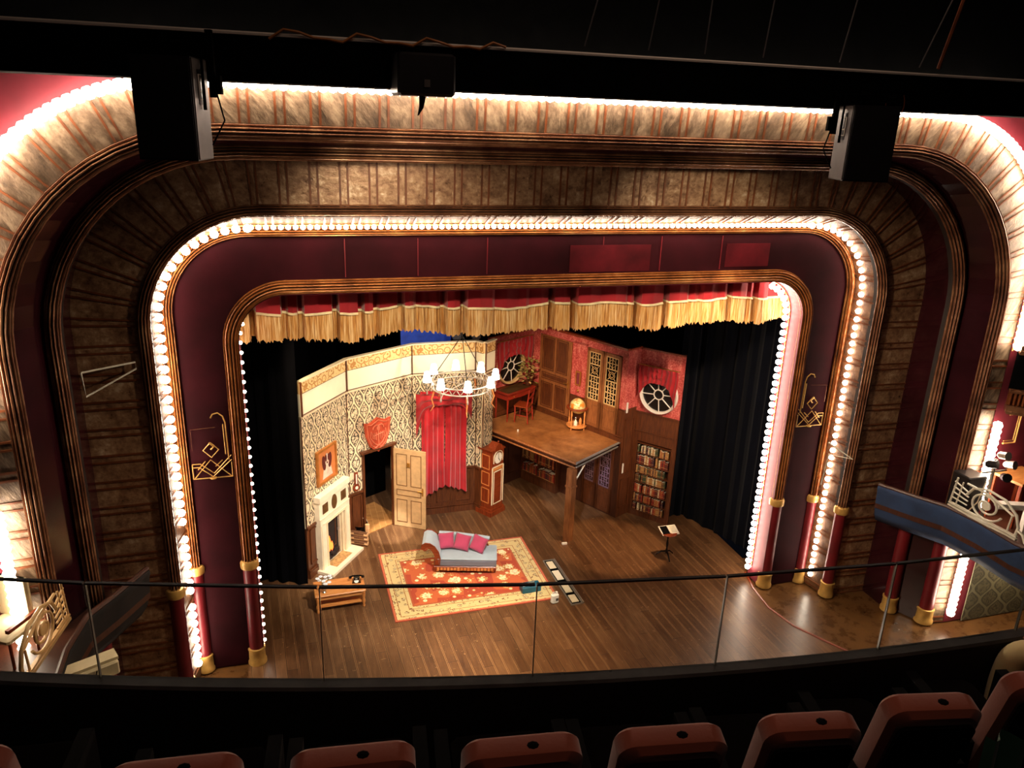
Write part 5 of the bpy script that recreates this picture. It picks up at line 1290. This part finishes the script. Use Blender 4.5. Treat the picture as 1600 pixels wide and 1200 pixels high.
# ============================================================ audience boxes
def scroll_rail(fr, u0, L_, z, mat, label, mir=1):
    t = thing('box_railing', fr.w(u0, -.02, z), fr.rz, label, 'railing', 'scrolled iron box railings'); t.scale = (1, 1, .8)
    b = M(); b.box((L_/2, 0, .03), (L_, .06, .05)); b.box((L_/2, 0, .1), (L_, .05, .03)); child(b, 'bottom_rail', mat, t)
    b = M(); cx, cz = L_*.52, .42; N = 40
    sp = [(cx+(.06+.27*q/N)*math.cos(q*2.6*PI/N*1.5), 0, cz+(.06+.27*q/N)*math.sin(q*2.6*PI/N*1.5)) for q in range(N+1)]
    b.tube(sp, .022, 8); child(b, 'spiral', mat, t, True)
    b = M(); b.prism([(cx+.09*math.cos(q*PI/8), cz+.09*math.sin(q*PI/8)) for q in range(16)], (0, .015, 0), (1, 0, 0), (0, 0, 1), .03); child(b, 'boss', mat, t)
    b = M()
    x0, x1 = .0, L_*.98
    b.tube([(L_*.22, 0, .45), (L_*.3, 0, .68), (L_*.5, 0, .8), (L_*.75, 0, .76), (L_*.93, 0, .55), (L_*.99, 0, .3), (L_*.97, 0, .08)], .026, 8)
    b.tube([(L_*.2, 0, .72), (L_*.55, 0, .70), (L_*.9, 0, .5)], .022, 8); b.tube([(L_*.86, 0, .1), (L_*.88, 0, .52)], .016, 6); b.tube([(L_*.98, 0, .25), (L_*1.06, 0, .2), (L_*1.12, 0, .04)], .024, 8)
    child(b, 'top_curve', mat, t, True)
    b = M()
    for k in range(5): b.tube([(L_*.02, 0, .12+k*.13), (L_*.26, 0, .12+k*.1)], .016, 6)
    b.tube([(L_*.01, 0, .1), (L_*.05, 0, .75)], .018, 6); b.tube([(L_*.1, 0, .1), (L_*.14, 0, .7)], .014, 6)
    child(b, 'side_bars', mat, t)
    return t
def box_tier(side):
    s_ = side; nm = 'right' if s_ > 0 else 'left'
    zt = 2.8
    pts = [(6.62, -1.12), (6.95, -1.75), (7.22, -2.2), (7.32, -2.9), (7.30, -3.6), (7.5, -4.3), (8.1, -5.0), (9.2, -5.6)]
    b = M(); V = []; F = []; prof = [(0, .05), (-.04, .04), (-.05, -.02), (-.02, -.1), (.0, -.35), (.08, -.62), (.2, -.8)]
    K = len(prof); P_ = [Vector((s_*p[0], p[1], 0)) for p in pts]
    for i, p in enumerate(P_):
        a = P_[max(0, i-1)]; c = P_[min(len(P_)-1, i+1)]; tt = (c-a).normalized(); nn = Vector((-tt.y, tt.x, 0))*s_
        for o_, z_ in prof: q = p+nn*(o_ if True else 0)*(1); V.append((q.x, q.y, zt+z_))
    for i in range(len(P_)-1):
        for j in range(K-1): F.append((i*K+j, i*K+j+1, (i+1)*K+j+1, (i+1)*K+j))
    b.add(V, F)
    return b, pts
def box_front(side, mat, label):
    b, pts = box_tier(side); o = b.build('box_front', mat, smooth=True); struct(o, label)
    md = o.modifiers.new('thickness', 'SOLIDIFY'); md.thickness = .05
    b = M(); poly = [(side*p[0], p[1]) for p in pts]+[(side*10.5, -5.6), (side*10.5, -1.1)]
    b.prism(poly, (0, 0, 2.35), (1, 0, 0), (0, 1, 0), .12)
    struct(b.build('floor_box', MT['oak_dark']), 'dark wooden floor of the %s audience box' % ('right' if side > 0 else 'left'))
    b = M(); b.tube([(side*p[0], p[1], 2.86) for p in pts], .04, 8); struct(b.build('trim_box', MT['oak_dark'], smooth=True), 'dusty brown ledge on the %s box front' % ('right' if side > 0 else 'left'))
box_front(1, MT['box_blue'], 'curved dark blue box front at the right')
box_front(-1, MT['carpet'], 'curved black box front at the left')
scroll_rail(Frame((7.27, -2.2), (7.37, -3.55)), 0, 1.36, 2.88, MT['white_metal'], 'white scrolled iron railing on the right box front')
scroll_rail(Frame((-7.40, -2.25), (-7.62, -3.6)), 0, 1.3, 2.88, MT['tan_lit_metal'], 'scrolled iron railing with tan light in its colour on the left box front')
# left box contents
t = thing('box_armchair', (-8.15, -2.3, 2.47), -.5, 'cream upholstered chair in the left box behind the scrolled railing', 'chair')
child(M().box((0, 0, .42), (.55, .5, .1), bev=.03), 'seat', MT['cream'], t, True); child(M().box((-.1, .26, .75), (.6, .08, .62), bev=.03), 'backrest', MT['cream'], t, True)
for sx in (-1, 1):
    for sy in (-1, 1): child(M().tube([(sx*.24, sy*.2, 0), (sx*.24, sy*.2, .38)], .02, 8), 'leg', MT['mahog'], t)
    child(M().box((sx*.29, 0, .6), (.05, .5, .05)), 'armrest', MT['mahog'], t)
t = thing('house_lantern', (-7.02, -3.15, 2.5), math.radians(25), 'cream angular lantern housing mounted on the left box front', 'lantern')
child(M().box((0, 0, .16), (.62, .24, .2), bev=.02), 'housing', MT['cream'], t); child(M().box((0, .02, .28), (.64, .2, .04)), 'top_cover', MT['cream'], t); child(M().box((.1, -.1, .03), (.2, .14, .16)), 'bracket', MT['cream'], t); child(M().tube([(.0, -.135, .08), (.02, -.15, .16), (.05, -.135, .24)], .008, 5), 'cable', MT['black'], t)
# right box contents
t = thing('lighting_stand', (7.95, -2.35, 2.47), 0, 'steel stand carrying small stage lamps inside the right box', 'lighting stand')
child(M().tube([(0, 0, 0), (0, 0, 1.35)], .03, 8), 'pole', MT['steel'], t); child(M().tube([(-.25, 0, 1.1), (.3, 0, 1.1)], .02, 8), 'crossbar', MT['steel'], t)
for i, (x, z, a) in enumerate(((-.18, 1.3, .4), (.05, 1.45, 0), (.22, 1.0, -.5), (.25, 1.25, .2))):
    R_ = Matrix.Translation((x, -.08, z)) @ Matrix.Rotation(a, 4, 'Z') @ Matrix.Rotation(PI/2.4, 4, 'X')
    child(M(R_).lathe([(.04, -.1), (.07, -.06), (.075, .08), (.085, .1), (.06, .1)], n=12), 'lamp_head', MT['steel'] if i % 2 else MT['black_satin'], t, True)
child(M().tube([(-.1, 0, .9), (-.22, -.02, .5), (-.4, 0, .3)], .012, 5), 'cable', MT['ivory'], t)
b = M(); b.box((0, 0, .5), (.42, .4, .95), bev=.02); tag(b.build('bass_speaker', MT['black_satin'], loc=(7.72, -2.1, 2.47)), 'black loudspeaker cabinet standing behind the white scrolled railing', 'loudspeaker')
t = thing('side_table', (8.75, -2.3, 2.47), .1, 'brown wooden table inside the right box', 'table')
child(M().box((0, 0, .9), (.8, .6, .05)), 'tabletop', MT['orange_wood'], t)
for sx in (-1, 1):
    for sy in (-1, 1): child(M().box((sx*.36, sy*.26, .44), (.06, .06, .88)), 'leg', MT['mahog'], t)
t = thing('light_fitting', (8.15, -2.75, 2.95), -.35, 'white box-shaped fitting behind the white railing', 'fitting')
child(M().box((0, 0, .1), (.6, .16, .1)), 'housing', MT['white'], t); child(M().box((.26, 0, -.2), (.06, .12, .5)), 'stand', MT['white'], t)
# framed red wall panel and papered wall right
t = thing('wall_panel_frame', (8.42, -2.03, 4.28), 0, 'gilt rectangular frame moulding on the red wall beyond the right bulbs', 'panel frame')
b = M(); b.tube([(-.02, 0, .3), (.26, 0, .3), (.26, 0, -.32), (-.02, 0, -.32)], .018, 6); b.tube([(-.02, 0, .25), (.21, 0, .25), (.21, 0, -.27), (-.02, 0, -.27)], .008, 5); child(b, 'gilt_moulding', MT['gilt'], t)
b = M(); b.prism([(8.52, 0), (13.5, 0), (13.5, 2.3), (8.52, 2.3)], (0, -2.0, 0), (1, 0, 0), (0, 0, 1), .02); struct(b.build('wall_papered_right', MT['stone_paper']), 'grey-green scroll patterned wall below the right box')
# upper boxes
def upper_box(s_):
    nm = 'right' if s_ > 0 else 'left'
    fr = Frame((s_*8.1, -2.14), (s_*10.8, -4.45)) if s_ > 0 else Frame((s_*10.8, -4.45), (s_*8.1, -2.14)); L_ = fr.L
    x0 = 0
    t = thing('upper_box_balcony', fr.w(0, 0, 4.70), fr.rz, 'gilt fronted upper box with reeded balustrade on the %s' % nm, 'balcony', 'upper boxes')
    child(M().box((L_/2, 0, .06), (L_, .22, .1)).box((L_/2, -.03, .0), (L_, .3, .04)), 'bottom_cornice', MT['gold'], t)
    b = M()
    for i in range(int(L_/.07)): b.tube([(.04+i*.07, -.03, .12), (.04+i*.07, -.03, .34)], .024, 6)
    b.box((L_/2, .03, .24), (L_, .06, .28)); child(b, 'reeded_front', MT['moulding_red'], t)
    child(M().box((L_/2, 0, .37), (L_, .16, .04)), 'rail', MT['gold'], t)
    child(M().box((L_/2, .12, .75), (L_, .05, .8)), 'dark_interior', MT['black'], t)  # black sheet stands for the shade inside the box
    child(M().box((L_/2, 0, 1.2), (L_, .24, .1)).box((L_/2, -.02, 1.1), (L_, .16, .06)), 'top_cornice', MT['gold'], t)
    child(M().box((L_/2, -.05, 1.27), (L_, .34, .03)), 'ledge', MT['ivory'], t, label='pale ledge')
upper_box(1)
upper_box(-1)

# ============================================================ balcony: ledge, glass, seats
EZ = CAM.z
def rail_y(x):   # plan curve of the ledge, metres from the camera
    q = [(-1.12, 2.875), (.05, 2.615), (.84, 2.45), (1.555, 2.34), (2.27, 2.255), (3.15, 2.205)]
    # quadratic least squares, worked out beforehand
    return 2.632-.2453*x+.0345*x*x
def gl(x): return (CAM.x+x, CAM.y+rail_y(x))
xs = [-3.2+i*.2 for i in range(41)]
ZL = EZ-2.125
b = M(); V = []; F = []; prof = [(.02, -.35), (.02, -.01), (.012, 0), (-.042, 0), (-.052, -.01), (-.052, -.9)]
K = len(prof)
for x in xs:
    p = Vector((*gl(x), 0)); q = Vector((*gl(x+.01), 0)); tt = (q-p).normalized(); nn = Vector((-tt.y, tt.x, 0))
    for o_, z_ in prof: r_ = p+nn*o_; V.append((r_.x, r_.y, ZL+z_))
for i in range(len(xs)-1):
    for j in range(K-1): F.append((i*K+j, i*K+j+1, (i+1)*K+j+1, (i+1)*K+j))
    s_ = None
b.k = 0; b.add(V, F)
b.mi = [(1 if (i % (K-1)) == K-2 else 0) for i in range(len(F))]
struct(b.build('wall_balcony_front', [MT['dark_ledge'], MT['carpet']]), 'dark balcony parapet with a dusty grey ledge under the glass')
b = M(); b.prism([(gl(x)[0], gl(x)[1]) for x in xs[::4]]+[(CAM.x+4.8, CAM.y-2), (CAM.x-3.2, CAM.y-2)], (0, 0, EZ-2.9), (1, 0, 0), (0, 1, 0), .08); struct(b.build('floor_balcony', MT['carpet']), 'black balcony floor')
joints = [-2.35, -1.62, -.78, .06, .87, 1.63, 2.38, 3.1, 3.85]
for i in range(len(joints)-1):
    a, c = gl(joints[i]+.004), gl(joints[i+1]-.004); fr = Frame(a, c)
    t = thing('glass_balustrade', (a[0], a[1], ZL), fr.rz, 'clear glass balustrade panel %s' % ['beyond the left edge', 'at the far left, in front of the left box', 'in front of the left columns', 'in front of the coffee table and rug', 'in front of the floor trough and middle of the stage', 'in front of the right part of the stage floor', 'in front of the right columns', 'at the far right, in front of the blue box'][i], 'glass panel', 'glass balustrade panels')
    child(M().box((fr.L/2, 0, .212), (fr.L, .010, .424)), 'pane', MT['glass'], t)
    child(M().box((fr.L/2, 0, .427), (fr.L, .014, .008)), 'top_edge', MT['rail_dark'], t)
    child(M().box((0, 0, .212), (.004, .012, .424)), 'polished_edge', MT['glass_edge'], t)
def seat(x, y, rz, w_, label):
    t = thing('theatre_seat', (CAM.x+x-.02, CAM.y+y, EZ-2.76), rz, label, 'seat', 'balcony seats in the front row')
    H = .95
    R_ = Matrix.Translation((0, 0, .45)) @ Matrix.Rotation(math.radians(13), 4, 'X')
    # backrest: padded rust velvet with a dark inset rear panel
    def rr(w2, h2, c_, n=5):
        o_ = []
        for (sx, a0) in ((1, 0), (-1, PI/2)):
            for k in range(n+1):
                a = a0+PI/2*k/n; o_.append((sx*(w2-c_)+c_*math.cos(a), h2-c_+c_*math.sin(a)))
        return [(w2, 0)]+o_+[(-w2, 0)]
    b = M(R_); prof = [(rr(w_/2-.012, H-.45-.012, .05), .045), (rr(w_/2, H-.45, .055), .03), (rr(w_/2, H-.45, .055), -.03), (rr(w_/2-.02, H-.45-.02, .05), -.05)]
    V = []; F = []; n = len(prof[0][0])
    for P_, y_ in prof: V += [(a, y_, c_) for a, c_ in P_]
    for k in range(3):
        for i in range(n-1): F.append((k*n+i, k*n+i+1, (k+1)*n+i+1, (k+1)*n+i))
    F.append(tuple(range(n))); F.append(tuple(reversed(range(3*n, 4*n)))); b.add(V, F); child(b, 'backrest', MT['seat_velvet'], t, True)
    b = M(R_); P_ = rr(w_/2-.03, H-.45-.055, .03); b.prism(P_, (0, -.052, 0), (1, 0, 0), (0, 0, 1), .012); child(b, 'rear_panel', MT['seat_dark'], t)
    b = M(R_); b.ball((.03, .0, H-.45-.002), .016, 8, (1.4, 1, .3)); child(b, 'dimple_shade', MT['seat_dark'], t)  # dark disc painting the shade of a button dimple
    child(M().box((0, .24, .43), (w_-.02, .42, .12), bev=.03), 'seat', MT['seat_dark'], t, True)
    for sx in (-1, 1): child(M().box((sx*(w_/2+.035), .15, .3), (.05, .4, .6)), 'armrest', MT['seat_dark'], t)
SX = [(-1.02, 2.28, -.10), (-.36, 2.08, -.10), (.15, 2.0, -.115), (.66, 1.91, -.13), (1.135, 1.835, -.16), (1.61, 1.775, -.18), (2.08, 1.75, -.2), (2.60, 1.74, -.22)]
SL = ['rust velvet seat back cut off at the bottom left corner', 'rust velvet seat back second from the left', 'rust velvet seat back third from the left', 'rust velvet seat back at the middle of the row', 'rust velvet seat back right of the middle one', 'rust velvet seat back third from the right', 'rust velvet seat back next to the one at the right corner', 'rust velvet seat back at the right corner in front of the seated person']
for (x, y, rz), lb in zip(SX, SL): seat(x, y, rz, .375 if x < 1 else .36 if x < 1.5 else .335, lb)
t = thing('green_scarf', (CAM.x+2.36, CAM.y+1.60, EZ-2.1), -.2, 'green cloth hanging over the edge of the rightmost seat back', 'scarf')
b = M(); V = []; F = []
for i in range(9):
    for j in range(9):
        V.append((-.08+.02*i, -.03*math.sin(i*1.2)-.02*(j/8), .1-.045*j))
for i in range(8):
    for j in range(8): F.append((i*9+j, i*9+j+1, (i+1)*9+j+1, (i+1)*9+j))
b.add(V, F); child(b, 'cloth', MT['green_cloth'], t, True); b = M(); b.box((.06, -.06, -.12), (.05, .03, .2), rot=Matrix.Rotation(.5, 3, 'Y')); child(b, 'tan_strap', MT['khaki'], t)

# ============================================================ seated person at the right edge
PX0 = Vector((CAM.x+3.33, CAM.y+1.49, EZ-2.77))
t = thing('person', tuple(PX0), 0, 'person seated at the far right in khaki trousers and brown shoes, knee bent', 'person')
def skin(name, nodes, edges, mat, parent, sub=2):
    me = D.meshes.new(name); me.from_pydata([n[0] for n in nodes], edges, []); o = D.objects.new(name, me); COL.objects.link(o); o.parent = parent
    md = o.modifiers.new('skin', 'SKIN'); md.use_smooth_shade = True
    for v, n in zip(me.skin_vertices[0].data, nodes): v.radius = (n[1], n[1]*(n[2] if len(n) > 2 else 1))
    me.skin_vertices[0].data[0].use_root = True
    s2 = o.modifiers.new('sub', 'SUBSURF'); s2.levels = sub; s2.render_levels = sub
    me.materials.append(mat); return o
# body (skin surface) seated, hips at the seat
nodes = [((0, .12, .55), .14), ((0, .08, .72), .13), ((0, .04, .95), .15), ((0, .05, 1.03), .07), ((0, .08, 1.12), .055),
         ((-.19, .04, .98), .055), ((-.26, .18, .76), .045), ((-.24, .40, .66), .032), ((-.21, .50, .64), .028),
         ((.19, .04, .98), .055), ((.26, .18, .76), .045), ((.2, .38, .66), .032), ((.16, .47, .64), .028)]
skin('body', nodes, [(0, 1), (1, 2), (2, 3), (3, 4), (2, 5), (5, 6), (6, 7), (7, 8), (2, 9), (9, 10), (10, 11), (11, 12)], MT['khaki'], t)
b = M(); b.ball((0, .11, 1.24), .1, 18, (.88, 1.05, 1.25)); b.ball((0, .215, 1.22), .018, 8); b.ball((-.09, .1, 1.22), .02, 8, (.5, 1, 1.4)); b.ball((.09, .1, 1.22), .02, 8, (.5, 1, 1.4)); child(b, 'head', MT['skin'], t, True)
b = M(); b.ball((-.035, .2, 1.25), .012, 8); b.ball((.035, .2, 1.25), .012, 8); child(b, 'eyes', MT['white'], t, True); child(M().box((0, .205, 1.175), (.045, .012, .01)), 'mouth', MT['pink_reveal'], t)
b = M(); b.ball((0, .09, 1.28), .108, 16, (.9, 1.0, 1.1)); child(b, 'hair', MT['hair'], t, True)
leg = [((0, .14, .54), .12), ((-.1, .15, .54), .105), ((-.2, .36, .60), .09), ((-.3, .55, .66), .075), ((-.345, .60, .62), .07), ((-.37, .60, .45), .062), ((-.41, .57, .25), .05), ((-.43, .56, .13), .048)]
skin('trousers', leg+[((.1, .15, .54), .105), ((.13, .38, .57), .09), ((.14, .56, .58), .075), ((.14, .58, .45), .065), ((.14, .56, .15), .05)],
     [(0, 1), (1, 2), (2, 3), (3, 4), (4, 5), (5, 6), (6, 7), (0, 8), (8, 9), (9, 10), (10, 11), (11, 12)], MT['khaki'], t)
for sx, (px_, py_) in ((-1, (-.44, .6)), (1, (.14, .6))):
    b = M(); b.box((px_, py_+.02, .05), (.1, .27, .09), bev=.035); b.box((px_, py_+.02, .012), (.105, .28, .02)); child(b, 'shoe', MT['brown_leather'], t, True)
for hx_, hy_, hz_, s_ in ((-.24, .52, .70, -1), (.15, .5, .67, 1)):
    nd = [((hx_, hy_-.03, hz_), .026), ((hx_, hy_+.02, hz_+.004), .03)]; ed = [(0, 1)]
    for k, (dx, l) in enumerate(((-.032, .07), (-.011, .08), (.011, .075), (.03, .06))):
        b0 = len(nd); nd += [((hx_+dx, hy_+.05, hz_+.006), .0095), ((hx_+dx*1.1, hy_+.05+l*.5, hz_), .009), ((hx_+dx*1.1, hy_+.05+l*.9, hz_-.03), .008)]; ed += [(1, b0), (b0, b0+1), (b0+1, b0+2)]
    b0 = len(nd); nd += [((hx_+s_*-.035, hy_+.01, hz_-.005), .011), ((hx_+s_*-.05, hy_+.045, hz_-.015), .009)]; ed += [(0, b0), (b0, b0+1)]
    skin('hand', nd, ed, MT['skin'], t, 1)

# wall light low on the papered wall, and small brackets on the arches, the left one a modelled reflection
t = thing('wall_light', (9.5, -2.08, 1.05), 0, 'small bright lamp on the patterned wall at the right edge', 'lamp')
child(M().box((0, .05, 0), (.1, .06, .2)), 'backplate', MT['brass'], t); child(M().lathe([(.04, -.08), (.06, 0), (.035, .14)], (0, -.06, 0), 12), 'lamp_shade', MT['shade'], t, True)
light('wall_light_glow', 'POINT', (9.4, -2.6, 1.3), (9.4, -2.6, 0), 30, WARM, shadow_soft_size=.08)
for s_, pts, nm in ((-1, [(-7.12, -1.05, 5.95), (-6.5, -.66, 5.95), (-6.5, -.66, 5.85), (-7.1, -1.05, 5.6), (-7.12, -1.05, 5.95)], 'thin white tube frame put in as a reflection across the left mirror panels'), (1, [(6.0, -.25, 3.44), (6.3, -.66, 3.22), (6.02, -.3, 3.2), (6.0, -.25, 2.5)], 'small white metal bracket by the right bulb strip')):
    b = M(); b.tube(pts, .014, 6); tag(b.build('metal_bracket', MT['white_metal']), nm, 'bracket', 'white metal brackets on the arches')
